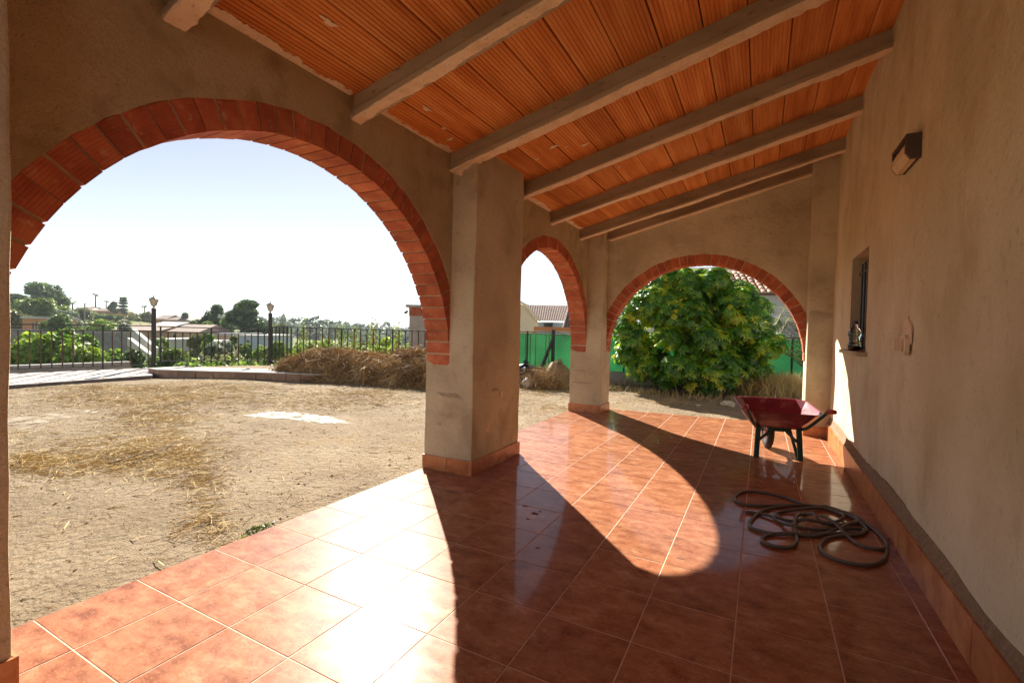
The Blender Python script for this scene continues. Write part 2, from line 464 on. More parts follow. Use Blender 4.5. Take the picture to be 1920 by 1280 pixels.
# ------------------------------------------------------------------ ground (one sheet to the horizon)
FENCE_AZ = np.array([-180, -110, -75, -65, -55, -48, -38, -27, -16, 5, 60, 180.])
FENCE_D = np.array([22, 20, 19.0, 20.2, 20.5, 22.5, 24, 26, 30, 30, 30, 30.])
DROP_AZ = np.array([-180, -100, -75, -50, -44, -38, -31, -26, 180.])
DROP = np.array([-3.4, -3.4, -3.4, -3.6, -3.0, -2.4, -1.0, -0.02, -0.02])
HILL_AZ = np.array([-180, -100, -77, -71, -66, -61, -56, -51, -46, -40, -30, -20, 180.])
HILL = np.array([4, 4, 5.5, 4.0, 1.4, -0.6, -2.2, -4.5, -6.5, -8, -8, -4, -4.])
def terrain(x, y, with_noise=True):
    dx, dy = x - CAM[0], y - CAM[1]
    az = np.degrees(np.arctan2(dx, dy)); d = np.hypot(dx, dy)
    fd = np.interp(az, FENCE_AZ, FENCE_D); dr = np.interp(az, DROP_AZ, DROP); hl = np.interp(az, HILL_AZ, HILL)
    ss = lambda a, b, t: np.clip((t - a) / (b - a), 0, 1) ** 2 * (3 - 2 * np.clip((t - a) / (b - a), 0, 1))
    z = -0.055 + dr * ss(fd, fd + 5, d)
    z = z + (hl - dr) * ss(60, 190, d)
    z = z + (-70 - hl) * ss(260, 2600, d)
    yard = 1 - ss(fd, fd + 3, d)
    if with_noise:
        z = z + yard * 0.018 * (np.sin(x * 1.3 + 0.7 * y) * np.sin(y * 0.9 - 0.4 * x)) * np.clip((d - 0) / 6, 0, 1) * ((x < -0.6) | (y > 9.6))
        z = z + (1 - yard) * np.clip(d / 60, 0, 6) * 0.35 * (np.sin(x * 0.11 + 1) * np.cos(y * 0.13) + 0.5 * np.sin(x * 0.31) * np.sin(y * 0.27))
    return z
_az = np.radians(np.linspace(-180, 180, 361)[:-1])
_rd = np.concatenate([np.linspace(0.4, 28, 110), np.geomspace(28.6, 3600, 70)])
gx = CAM[0] + np.outer(_rd, np.sin(_az)); gy = CAM[1] + np.outer(_rd, np.cos(_az))
gz = terrain(gx, gy)
V = np.stack([gx, gy, gz], -1).reshape(-1, 3)
na, nr = len(_az), len(_rd)
Fc, MI = [], []
fdm = np.interp(np.degrees(_az), FENCE_AZ, FENCE_D)
for i in range(nr - 1):
    for j in range(na):
        k = (j + 1) % na
        Fc.append((i * na + j, (i + 1) * na + j, (i + 1) * na + k, i * na + k))
        MI.append(0 if _rd[i] < fdm[j] + 1.0 else 1)
V = np.vstack([V, [[CAM[0], CAM[1], -0.055]]])
for j in range(na):
    Fc.append((len(V) - 1, j, (j + 1) % na)); MI.append(0)
ground = mk("ground", V, Fc, [m_yard, m_field], smooth=True, midx=MI)
tag(ground, kind="structure")
_n = 96
seaV = [(CAM[0] + 42000 * math.sin(2 * math.pi * k / _n), CAM[1] + 42000 * math.cos(2 * math.pi * k / _n), -60) for k in range(_n)]
seaI = [(CAM[0] + 900 * math.sin(2 * math.pi * k / _n), CAM[1] + 900 * math.cos(2 * math.pi * k / _n), -60) for k in range(_n)]
sea = mk("sea", seaV + seaI, [(k, (k + 1) % _n, _n + (k + 1) % _n, _n + k) for k in range(_n)], m_sea)
tag(sea, kind="structure")

# ------------------------------------------------------------------ porch floor
T = 0.45
floor = mk("floor", [(0, -3.2, -0.0022), (4.16, -3.2, -0.0022), (4.16, 9.02, -0.0022), (0.02, 8.60, -0.0022)], [(0, 1, 2, 3)], m_grout)
tag(floor, kind="structure")
_fe = MB().box(-0.0, 0.012, -3.2, 8.6, -0.2, -0.007).build("floor_edge", m_tile, floor)
def tile_mesh(w, l):
    g, b, t = 0.0027, 0.0022, 0.009
    x0, x1, y0, y1 = -w / 2 + g, w / 2 - g, -l / 2 + g, l / 2 - g
    v = [(x0, y0, -t), (x1, y0, -t), (x1, y1, -t), (x0, y1, -t), (x0, y0, -b), (x1, y0, -b), (x1, y1, -b), (x0, y1, -b),
         (x0 + b, y0 + b, 0), (x1 - b, y0 + b, 0), (x1 - b, y1 - b, 0), (x0 + b, y1 - b, 0)]
    f = [(8, 9, 10, 11)]
    for k in range(4):
        l2 = (k + 1) % 4
        f += [(4 + k, 4 + l2, 8 + l2, 8 + k), (k, l2, 4 + l2, 4 + k)]
    return mesh_data("tile", v, f, m_tile)
tm, tm_edge = tile_mesh(T, T), tile_mesh(0.11, T)
for c in range(10):
    for r_ in range(-5, 20):
        y = T * (r_ + 0.5)
        far = 8.60 + 0.10 * (c * T)
        if y + T / 2 > far + 0.05: continue
        me = tm if c < 9 else tm_edge
        x = T * (c + 0.5) if c < 9 else 4.05 + 0.055
        share("tile", me, floor, (x, y, 0.0), (R(random.uniform(-0.1, 0.1)), R(random.uniform(-0.1, 0.1)), random.choice((0, math.pi))))
# cut tiles along the skewed far edge
for c in range(9):
    y0 = T * 19 if 8.60 + 0.10 * (c * T) + 0.05 < T * 20 else T * 20
    y1 = min(8.60 + 0.10 * ((c + 0.5) * T), 9.0)
    if y1 - y0 > 0.06:
        share("tile", tile_mesh(T, y1 - y0), floor, (T * (c + 0.5), (y0 + y1) / 2, 0.0))

# ------------------------------------------------------------------ roof: beams and clay boards
SL = 0.2525
def zt(x): return 3.255 + SL * x
ANG = math.atan(SL)
roof = empty("porch_roof", (2.0, 3.0, zt(2.0)), "sloping porch ceiling of grooved orange clay boards on concrete beams", "ceiling")
_rb = MB()
_x0, _x1 = -0.08, 4.5
_rb.add([(_x0, -3.0, zt(_x0) + .075), (_x1, -3.0, zt(_x1) + .075), (_x1, 8.72, zt(_x1) + .075), (_x0, 8.72, zt(_x0) + .075),
         (_x0, -3.0, zt(_x0) + .17), (_x1, -3.0, zt(_x1) + .17), (_x1, 8.72, zt(_x1) + .17), (_x0, 8.72, zt(_x0) + .17)],
        [(3, 2, 1, 0), (4, 5, 6, 7), (0, 1, 5, 4), (1, 2, 6, 5), (2, 3, 7, 6), (3, 0, 4, 7)])
_rb.build("roof_slab", m_mortar, roof)  # unseen cover over the boards, added so no light leaks through
BEAMS = [-1.76, -0.45, 0.86, 2.18, 3.50, 4.83, 6.15, 7.47, 8.16]
BW = 0.135
def board_mesh(length):
    w = 0.315 / math.cos(ANG) - 0.009
    ng = 10
    prof = []
    pitch = w / ng
    for k in range(ng):
        a = -w / 2 + k * pitch
        if k == 0: prof.append((a, 0.006)); prof.append((a + 0.006, 0.0))
        else: prof += [(a - 0.0036, 0.0), (a - 0.0018, 0.0052), (a + 0.0018, 0.0052), (a + 0.0036, 0.0)]
    prof += [(w / 2 - 0.006, 0.0), (w / 2, 0.006)]
    n = len(prof)
    v = [(x, -length / 2, z) for x, z in prof] + [(x, length / 2, z) for x, z in prof]
    v += [(-w / 2, -length / 2, .06), (w / 2, -length / 2, .06), (-w / 2, length / 2, .06), (w / 2, length / 2, .06)]
    f = [(k + 1, k, n + k, n + k + 1) for k in range(n - 1)]
    f += [(0, 2 * n, 2 * n + 2, n), (2 * n + 1, n - 1, 2 * n - 1, 2 * n + 3)]
    return mesh_data("clay_board", v, f, m_board)
bm_cache = {}
for i in range(len(BEAMS) - 1):
    a, b = BEAMS[i] + BW / 2, BEAMS[i + 1] + BW / 2
    ln = round(b - a - 0.012, 3)
    if ln not in bm_cache: bm_cache[ln] = board_mesh(ln)
    for k in range(-5, 9):
        x = 1.80 - 0.1575 + 0.315 * k
        if x > 4.3: continue
        dz = random.uniform(-0.004, 0.004)
        share("clay_board", bm_cache[ln], roof, (x, (a + b) / 2, zt(x) + dz), (R(random.uniform(-.12, .12)), -ANG + R(random.uniform(-.3, .3)), 0))
# boards over the end wall
if True:
    a, b = BEAMS[-1] + BW / 2, 8.72
    me = board_mesh(round(b - a, 3))
    for k in range(-5, 9):
        x = 1.80 - 0.1575 + 0.315 * k
        if x < 4.3: share("clay_board", me, roof, (x, (a + b) / 2, zt(x)), (0, -ANG, 0))
for i, yb in enumerate(BEAMS):
    xa, xb = (0.03, 4.30)
    if i == len(BEAMS) - 1: xa, xb = 0.45, 3.95
    H_, fl = 0.178, 0.036
    mb = MB()
    def sect(x):
        zt_ = zt(x) + 0.03; zb_ = zt(x) - H_
        return [(x, yb, zb_), (x, yb, zb_ + fl), (x, yb + 0.032, zb_ + fl + 0.012), (x, yb + 0.036, zt_), (x, yb + BW - 0.036, zt_), (x, yb + BW - 0.032, zb_ + fl + 0.012), (x, yb + BW, zb_ + fl), (x, yb + BW, zb_)]
    xs = np.linspace(xa, xb, 9)
    vs = [p for x in xs for p in sect(x)]
    fs = []
    for q in range(8):
        for k in range(8):
            l = (k + 1) % 8
            fs.append((q * 8 + k, q * 8 + l, (q + 1) * 8 + l, (q + 1) * 8 + k))
    fs += [tuple(range(8))[::-1], tuple(64 + k for k in range(8))]
    bo = mk("beam", vs, fs, m_beam, roof)
    # ragged render smeared under the beam
    n = 110
    st = np.linspace(xa + 0.27 if i < 8 else xa + .2, xb - 0.1, n)
    j1 = np.cumsum(RNG.normal(0, 0.004, n)); j1 -= np.linspace(j1[0], j1[-1], n); j1 = np.clip(j1, -0.006, 0.012) + RNG.normal(0, 0.002, n)
    j2 = np.cumsum(RNG.normal(0, 0.010, n)); j2 -= np.linspace(j2[0], j2[-1], n); j2 = np.clip(j2, -0.03, 0.022) + RNG.normal(0, 0.005, n)
    vs, fs = [], []
    for x, a_, b_ in zip(st, j1, j2):
        z = zt(x) - H_ - 0.001
        th = 0.010 + 0.003 * math.sin(x * 9 + i)
        y0, y1 = yb + 0.012 + a_, yb + BW + b_ - 0.004
        vs += [(x, y0, z), (x, y0 + .008, z - th), (x, (y0 + y1) / 2, z - th * 1.1), (x, y1 - .008, z - th), (x, y1, z)]
    for q in range(n - 1):
        for k in range(4):
            fs.append((q * 5 + k, (q + 1) * 5 + k, (q + 1) * 5 + k + 1, q * 5 + k + 1))
    mk("render_strip", vs, fs, m_render, bo)

# ------------------------------------------------------------------ arcade wall, pillars, brick arches
ZS = 1.13                         # springing height
def arch_wall(par, axis, c, Rr, t0, t1, f_in, f_out, top, mat_, nseg=64):
    """wall with a round opening; axis 0: wall runs along Y (face at X), axis 1: runs along X (face at Y)"""
    P = lambda t, d, z: (d, t, z) if axis == 0 else (t, d, z)
    ts = [t0] + [c - Rr * math.cos(math.pi * k / nseg) for k in range(nseg + 1) if t0 < c - Rr * math.cos(math.pi * k / nseg) < t1] + [t1]
    v, f = [], []
    for t in ts:
        h = Rr * Rr - (t - c) ** 2
        zb = ZS + (math.sqrt(h) if h > 0 else 0) + random.uniform(-.012, .006)
        for d in (f_in, f_out):
            v += [P(t, d, zb), P(t, d, top(t, d))]
    for i in range(len(ts) - 1):
        a, b = i * 4, (i + 1) * 4
        f += [(a, b, b + 1, a + 1), (b + 2, a + 2, a + 3, b + 3), (a + 1, b + 1, b + 3, a + 3), (b, a, a + 2, b + 2)]
    return mk("wall", v, f, mat_, par)
def brick_arch(par, axis, c, ri, ro, d0, d1, n):
    ae = empty("brick_arch", (d0, c, ZS) if axis == 0 else (c, d0, ZS))
    ae.parent = par
    ae.location = Vector((wo(ae) - wo(par)) * S)
    pitch = math.pi / n
    th = pitch / 2
    gap = 0.0075
    # template brick: local x = depth, y = tangent, z = radial
    def wedge(jit):
        vs = []
        for rr, dd in ((ri + jit, 0), (ro - 0.002, 0)):
            hw = rr * math.tan(th) - gap
            for x in (0.0, d1 - d0):
                for s_ in (-1, 1):
                    vs.append((x, s_ * hw, rr))
        return mesh_data("brick", vs, [(0, 1, 3, 2), (4, 6, 7, 5), (0, 4, 5, 1), (2, 3, 7, 6), (0, 2, 6, 4), (1, 5, 7, 3)], m_brick)
    ms = [wedge(j) for j in (-0.002, 0.0, 0.001, 0.003)]
    for k in range(n):
        a = math.pi * (k + 0.5) / n
        # radial direction: cos a along t, sin a up
        if axis == 0: rot = (a - math.pi / 2, 0, 0)
        else: rot = (a - math.pi / 2, 0, 0)
        dd = random.uniform(-0.003, 0.003)
        o = bpy.data.objects.new("brick", ms[random.randrange(4)])
        COL.objects.link(o); o.parent = ae
        rx = Matrix.Rotation(a - math.pi / 2 + random.uniform(-.003, .003), 4, 'X')
        if axis == 1: rx = Matrix.Rotation(math.pi / 2, 4, 'Z') @ rx
        # axis 0: x depth -> +X, tangent in YZ. axis 1: rotated so that depth -> +-Y and the ring lies in XZ
        rx.translation = Vector(((dd, 0, 0) if axis == 0 else (0, dd, 0))) * S
        o.matrix_local = rx
    # mortar ring, recessed
    v, f = [], []
    m_ = 72
    q0, q1 = min(d0, d1) + 0.008, max(d0, d1) - 0.008
    for k in range(m_ + 1):
        a = math.pi * k / m_
        for rr in (ri + 0.011, ro + 0.004):
            for d in (q0, q1):
                t, z = c + rr * math.cos(a), ZS + rr * math.sin(a)
                v.append((d, t, z) if axis == 0 else (t, d, z))
    for k in range(m_):
        a, b = k * 4, (k + 1) * 4
        f += [(a, b, b + 1, a + 1), (a + 2, a + 3, b + 3, b + 2), (a, a + 2, b + 2, b), (a + 1, b + 1, b + 3, a + 3)]
    mk("mortar_bed", v, f, m_mortar, ae)
    return ae

def pillar(name_par, x0, x1, y0, y1, mat_, nx=6, ny=8, nz=30):
    """pillar with slightly uneven trowelled faces"""
    v, f = [], []
    zs = np.linspace(-0.1, 1, nz)
    idx = {}
    def vert(x, y, q):
        ztop = zt(x) + 0.03
        z = -0.1 + (ztop + 0.1) * q
        wob = 0.004
        nx_ = wob * math.sin(z * 3.1 + y * 5 + x0) + 0.002 * math.sin(z * 13 + y * 9)
        ny_ = wob * math.sin(z * 2.7 + x * 6 + y0) + 0.002 * math.sin(z * 11 + x * 8)
        v.append((x + nx_, y + ny_, z)); return len(v) - 1
    ring = [(x, y0) for x in np.linspace(x0, x1, nx)][:-1] + [(x1, y) for y in np.linspace(y0, y1, ny)][:-1] + [(x, y1) for x in np.linspace(x1, x0, nx)][:-1] + [(x0, y) for y in np.linspace(y1, y0, ny)][:-1]
    rows = [[vert(x, y, q / (nz - 1)) for (x, y) in ring] for q in range(nz)]
    m_ = len(ring)
    for q in range(nz - 1):
        for k in range(m_):
            l = (k + 1) % m_
            f.append((rows[q][k], rows[q][l], rows[q + 1][l], rows[q + 1][k]))
    f.append(tuple(rows[-1]))
    o = mk("pillar", v, f, mat_, name_par)
    b = o.modifiers.new("bevel", 'BEVEL'); b.width = 0.012 * S; b.segments = 2; b.limit_method = 'ANGLE'; b.angle_limit = R(50)
    return o

SK_H = 0.15
def skirting(par, p0, p1, h=SK_H, n=2, thick=0.014, out=(0, -1), z0=0.001):
    p0, p1, o_ = np.array(p0, float), np.array(p1, float), np.array(out, float)
    d = (p1 - p0) / n
    ln = np.linalg.norm(d)
    u = d / ln
    for k in range(n):
        a = p0 + d * k + u * 0.002; b = p0 + d * (k + 1) - u * 0.002
        t = thick + random.uniform(-0.002, 0.002)
        hh = h + random.uniform(-0.004, 0.004)
        q = [a, b, b + o_ * t, a + o_ * t]
        vs = [(x, y, z0) for x, y in q] + [(x, y, hh) for x, y in q]
        mk("skirting_tile", vs, [(3, 2, 1, 0), (4, 5, 6, 7), (0, 1, 5, 4), (1, 2, 6, 5), (2, 3, 7, 6), (3, 0, 4, 7)], m_skirt, par)

arcade = empty("arcade_wall", (0.3, 3.0, 0), "plastered arcade wall with two red brick arches open to the dry yard", "wall")
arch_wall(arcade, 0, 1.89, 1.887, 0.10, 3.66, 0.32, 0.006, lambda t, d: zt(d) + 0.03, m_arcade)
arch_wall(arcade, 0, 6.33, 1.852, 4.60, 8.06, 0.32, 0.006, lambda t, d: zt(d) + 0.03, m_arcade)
brick_arch(arcade, 0, 1.89, 1.703, 1.887, 0.010, 0.309, 43)
brick_arch(arcade, 0, 6.33, 1.670, 1.852, 0.010, 0.309, 42)
pillar(arcade, 0.0, 0.60, -0.86, 0.207, m_plaster)
pillar(arcade, 0.0, 0.61, 3.59, 4.66, m_plaster)
pillar(arcade, 0.0, 0.61, 8.00, 8.58, m_plaster)
skirting(arcade, (-0.012, 3.588), (0.626, 3.588), n=2, out=(0, -1))
skirting(arcade, (0.613, 3.59), (0.613, 4.672), n=3, out=(1, 0))
skirting(arcade, (-0.012, 7.998), (0.626, 7.998), n=2, out=(0, -1))
skirting(arcade, (0.613, 8.0), (0.613, 8.58), n=2, out=(1, 0))
skirting(arcade, (0.603, -0.86), (0.603, 0.216), n=3, out=(1, 0), h=0.165)
skirting(arcade, (-0.01, 0.209), (0.617, 0.209), n=2, out=(0, 1), h=0.165)
# lumps of mortar where the third beam lands on the pillar
_lm = MB()
vs, fs = [], []
for q in range(9):
    for k in range(10):
        t = 2 * math.pi * k / 10; p_ = math.pi * q / 8
        rr = 1 + 0.3 * math.sin(3 * t + q) + RNG.normal(0, .08)
        vs.append((0.44 + 0.13 * math.sin(p_) * math.cos(t) * rr, 3.60 + 0.05 * math.sin(p_) * math.sin(t) * rr, 3.19 + 0.055 * math.cos(p_) * (1 + .3 * math.sin(t * 2)) + 0.02 * math.cos(t)))
for q in range(8):
    for k in range(10):
        fs.append((q * 10 + k, q * 10 + (k + 1) % 10, (q + 1) * 10 + (k + 1) % 10, (q + 1) * 10 + k))
mk("mortar_lump", vs, fs, m_render, arcade, smooth=True)

# ragged mortar along the joint of wall and boards
for (ya, yb_) in ((0.99, 2.18), (2.32, 3.50), (4.97, 6.15), (6.29, 7.47)):
    n = 70
    tt = np.linspace(ya, yb_, n)
    j = np.cumsum(RNG.normal(0, .009, n)); j -= j.min(); j = np.clip(j, 0, .07) * .8 + np.abs(RNG.normal(0, .006, n)) + .008
    vs, fs = [], []
    for y, e in zip(tt, j):
        for x in (.318, .318 + e * .6, .322 + e):
            vs.append((x, y, zt(x) - (.009 if x < .322 + e else .001)))
    for q in range(n - 1):
        for k in range(2): fs.append((q * 3 + k, (q + 1) * 3 + k, (q + 1) * 3 + k + 1, q * 3 + k + 1))
    mk("mortar_smear", vs, fs, m_render, arcade)
def blot(par, nm, c, u, v_, ru, rv, m_, n_=22, lift=.003, nrm=(0, 0, 1)):
    c, u, v_, nn_ = np.array(c, float), np.array(u, float), np.array(v_, float), np.array(nrm, float)
    a_ = np.linspace(0, 2 * math.pi, n_, endpoint=False)
    r_ = 1 + .25 * np.sin(3 * a_ + random.uniform(0, 6)) + .15 * np.sin(5 * a_ + random.uniform(0, 6)) + RNG.normal(0, .12, n_)
    vs = [c + u * ru * math.cos(t) * q + v_ * rv * math.sin(t) * q + nn_ * .0008 for t, q in zip(a_, r_)] + [c + nn_ * lift]
    return mk(nm, vs, [(k, (k + 1) % n_, n_) for k in range(n_)], m_, par)
for (x, y, ru, rv) in ((.62, 2.75, .02, .05), (.55, 3.1, .015, .03), (.48, 3.3, .03, .02), (1.15, 4.3, .05, .03), (1.25, 4.42, .02, .015), (1.42, 4.55, .045, .025), (.9, 4.4, .025, .02), (.75, 1.6, .02, .06), (1.55, 5.5, .02, .015), (2.3, 3.9, .012, .02)):
    blot(roof, "mortar_splash", (x, y, zt(x) - .0065), (1, 0, SL), (0, 1, 0), ru, rv, m_render, nrm=(0, 0, -1))
m_scuff = flat("scuffed_plaster", (0.36, 0.30, 0.21), .95, scale=30)
for (x, z, rx_, rz_) in ((.30, .82, .13, .018), (.42, .80, .06, .012), (.2, .5, .03, .01)):
    blot(arcade, "scuff", (x, 3.5865, z), (1, 0, 0), (0, 0, 1), rx_, rz_, m_scuff, nrm=(0, -1, 0), lift=.002)
for (y, z, ry_, rz_) in ((4.05, .85, .07, .012), (4.2, .78, .02, .03), (3.9, .45, .03, .05)):
    blot(arcade, "scuff", (.6165, y, z), (0, 1, 0), (0, 0, 1), ry_, rz_, m_scuff if z > .8 else m_render, nrm=(1, 0, 0), lift=.002)
for (x, z, rx_, rz_) in ((.22, .78, .12, .016), (.25, .55, .16, .018)):
    blot(arcade, "scuff", (x, 7.9965, z), (1, 0, 0), (0, 0, 1), rx_, rz_, m_scuff, nrm=(0, -1, 0), lift=.002)
# dried mud specks on the tiles
m_mud = flat("dried_mud", (0.20, 0.085, 0.04), .9, scale=40)
for (px, py, r_) in ((985, 948, .022), (1003, 962, .03), (990, 972, .016), (1012, 958, .012), (1008, 1026, .016), (1200, 1033, .012), (1276, 1045, .02), (1640, 980, .015), (1668, 1010, .02), (1690, 1040, .018)):
    g_ = on_z(px, py, .0012)
    blot(floor, "mud_speck", g_, (1, 0, 0), (0, 1, 0), r_, r_ * .7, m_mud, n_=14, lift=.0016)

endw = empty("end_wall", (2.2, 8.4, 0), "plastered end wall with one red brick arch framing the bush", "wall")
arch_wall(endw, 1, 2.225, 1.785, 0.55, 3.90, 8.29, 8.572, lambda t, d: zt(t) + 0.03, m_plaster)
brick_arch(endw, 1, 2.225, 1.607, 1.785, 8.300, 8.566, 41)
_pr = MB()
_pr.add([(3.85, 8.0, -.1), (4.2, 8.0, -.1), (4.2, 8.58, -.1), (3.85, 8.58, -.1), (3.85, 8.0, zt(3.85) + .03), (4.2, 8.0, zt(4.2) + .03), (4.2, 8.58, zt(4.2) + .03), (3.85, 8.58, zt(3.85) + .03)],
        [(3, 2, 1, 0), (4, 5, 6, 7), (0, 1, 5, 4), (1, 2, 6, 5), (2, 3, 7, 6), (3, 0, 4, 7)])
_pr.build("pilaster", m_plaster, endw, bevel=0.012)
# cement smear on the pilaster
ang = np.linspace(0, 2 * math.pi, 28, endpoint=False)
rr = 1 + 0.22 * np.sin(3 * ang + 1) + RNG.normal(0, 0.08, 28)
vs = [(4.0 + 0.135 * math.cos(a) * r, 7.9945, 1.83 + 0.085 * math.sin(a) * r) for a, r in zip(ang, rr)] + [(4.0, 7.990, 1.83)]
mk("cement_smear", vs, [(k, (k + 1) % 28, 28) for k in range(28)], m_beam, endw)
skirting(endw, (3.848, 8.0), (3.848, 8.58), n=2, out=(-1, 0))
skirting(endw, (3.834, 7.998), (4.15, 7.998), n=1, out=(0, -1))

# ------------------------------------------------------------------ house wall with window
house = empty("house_wall", (4.3, 3.0, 0), "long rough beige plaster house wall with small window and tiled skirting", "wall")
XW = 4.18
WY0, WY1, WZ0, WZ1 = 5.50, 6.50, 1.37, 2.47
ys = sorted(set(list(np.linspace(-3.0, 8.75, 60)) + [WY0, WY1])); zs = sorted(set(list(np.linspace(-0.1, 4.36, 28)) + [WZ0, WZ1]))
v, f = [], []
for y in ys:
    for z in zs:
        e = 0.006 * math.sin(y * 1.9 + z * 1.3) + 0.004 * math.sin(y * 4.7 - z * 3.9 + 1) + 0.003 * math.sin(z * 7 + y)
        if abs(y - WY0) < .02 or abs(y - WY1) < .02: e *= .3
        v.append((XW + e, y, z))
nz_ = len(zs)
for i in range(len(ys) - 1):
    for j in range(nz_ - 1):
        cy_, cz_ = (ys[i] + ys[i + 1]) / 2, (zs[j] + zs[j + 1]) / 2
        if WY0 < cy_ < WY1 and WZ0 < cz_ < WZ1: continue
        f.append((i * nz_ + j, (i + 1) * nz_ + j, (i + 1) * nz_ + j + 1, i * nz_ + j + 1)[::-1])
mk("wall", v, f, m_house, house, smooth=True)
_bk = MB()
_bk.box(4.40, 4.55, -3.0, WY0, -0.1, 4.36).box(4.40, 4.55, WY1, 8.75, -0.1, 4.36).box(4.40, 4.55, WY0, WY1, -0.1, WZ0).box(4.40, 4.55, WY0, WY1, WZ1, 4.36)
_bk.box(4.15, 4.41, -3.02, -3.0, -.1, 4.36).box(4.19, 4.41, 8.75, 8.77, -.1, 4.36)
_bk.build("inner_leaf", m_house, house)
_rv = MB()
_rv.add([(XW - .002, WY1, WZ0), (4.42, WY1, WZ0), (4.42, WY1, WZ1), (XW - .002, WY1, WZ1)], [(0, 1, 2, 3)])
_rv.add([(XW - .002, WY0, WZ0), (4.42, WY0, WZ0), (4.42, WY0, WZ1), (XW - .002, WY0, WZ1)], [(3, 2, 1, 0)])
_rv.add([(XW - .002, WY0, WZ1), (4.42, WY0, WZ1), (4.42, WY1, WZ1), (XW - .002, WY1, WZ1)], [(0, 1, 2, 3)])
_rv.build("reveal", m_plaster, house)
win = MB()
win.box(4.36, 4.40, WY0, WY0 + .05, WZ0, WZ1).box(4.36, 4.40, WY1 - .05, WY1, WZ0, WZ1).box(4.36, 4.40, WY0 + .05, WY1 - .05, WZ1 - .05, WZ1).box(4.36, 4.40, WY0 + .05, WY1 - .05, WZ0, WZ0 + .05).box(4.36, 4.40, 5.98, 6.03, WZ0 + .05, WZ1 - .05)
winf = win.build("window", flat("dark_wood", (0.05, 0.03, 0.02), 0.6), house)
MB().box(4.385, 4.39, WY0 + .05, WY1 - .05, WZ0 + .05, WZ1 - .05).build("pane", m_darkglass, winf)
for y in (5.62, 5.80, 5.98, 6.16, 6.34):
    MB().tube([(4.255, y, WZ0 + .02), (4.255, y, WZ1 - .08)], 0.011, 6).build("bar", m_iron, winf)
for z in (1.55, 2.28):
    MB().box(4.249, 4.261, WY0 + .0, WY1 - .0, z - .012, z + .012).build("crossbar", m_iron, winf)
MB().box(4.09, 4.40, WY0 - .10, WY1 + .12, WZ0 - .038, WZ0 + .004).build("sill", m_plaster, house, bevel=.006)
# tiled skirting and the rough mortar above it
yy = -3.0
while yy < 7.95:
    l = 0.45
    b_ = min(yy + l, 7.98)
    t = random.uniform(-.002, .002)
    vs = [(4.132 + t, yy + .002, .001), (4.16, yy + .002, .001), (4.16, b_ - .002, .001), (4.132 + t, b_ - .002, .001), (4.132 + t, yy + .002, .225), (4.16, yy + .002, .225), (4.16, b_ - .002, .225), (4.132 + t, b_ - .002, .225)]
    mk("skirting_tile", vs, [(3, 2, 1, 0), (4, 5, 6, 7), (0, 1, 5, 4), (1, 2, 6, 5), (2, 3, 7, 6), (3, 0, 4, 7)], m_skirt, house)
    yy += l
n = 160
v, f = [], []
yv = np.linspace(-3.0, 7.99, n)
jag = np.cumsum(RNG.normal(0, 0.006, n)); jag -= np.linspace(jag[0], jag[-1], n); jag = np.clip(jag, -.012, .012)
for y, j in zip(yv, jag):
    v += [(4.146, y, 0.10), (4.146, y, 0.229), (4.160 + j * .1, y, 0.252 + j * .2), (4.176, y, 0.315 + j), (4.20, y, 0.325 + j)]
for q in range(n - 1):
    for k in range(4): f.append((q * 5 + k, q * 5 + k + 1, (q + 1) * 5 + k + 1, (q + 1) * 5 + k))
mk("mortar_fillet", v, f, m_fillet, house)

# ------------------------------------------------------------------ things on the house wall
lampw = empty("wall_lamp", (4.17, 3.85, 2.85), "dark brown box wall lamp with frosted panel high on house wall", "wall lamp")
m_lampbrown = flat("lamp_brown", (0.075, 0.045, 0.028), 0.55)
lb = MB()
def prism_y(mb, prof, y0, y1):
    n_ = len(prof)
    mb.add([(x, y0, z) for x, z in prof] + [(x, y1, z) for x, z in prof], [tuple(range(n_)), tuple(range(2 * n_ - 1, n_ - 1, -1))] + [(k, n_ + k, n_ + (k + 1) % n_, (k + 1) % n_) for k in range(n_)])
    return mb
side = [(4.175, 2.79), (4.175, 2.965), (4.085, 2.965), (4.085, 2.835), (4.115, 2.79)]
prism_y(lb, side, 3.74, 3.765); lb.build("side_panel", m_lampbrown, lampw)
lb = MB(); prism_y(lb, side, 4.125, 4.15); lb.build("side_panel", m_lampbrown, lampw)
MB().box(4.15, 4.174, 3.765, 4.125, 2.795, 2.96).build("back_plate", m_lampbrown, lampw)
MB().box(4.085, 4.15, 3.765, 4.125, 2.942, 2.964).build("hood", m_lampbrown, lampw)
MB().tube([(4.12, 3.78, 2.905), (4.12, 4.11, 2.905)], 0.026, 10).build("tube_bulb", flat("bulb_white", (.6, .5, .38), .4), lampw)
lb = MB(); prism_y(lb, [(4.088, 2.885), (4.082, 2.885), (4.082, 2.835), (4.112, 2.788), (4.149, 2.788), (4.149, 2.795), (4.115, 2.795), (4.088, 2.84)], 3.766, 4.124)
lb.build("frosted_panel", flat("frosted_glass", (0.68, 0.52, 0.34), .5), lampw)

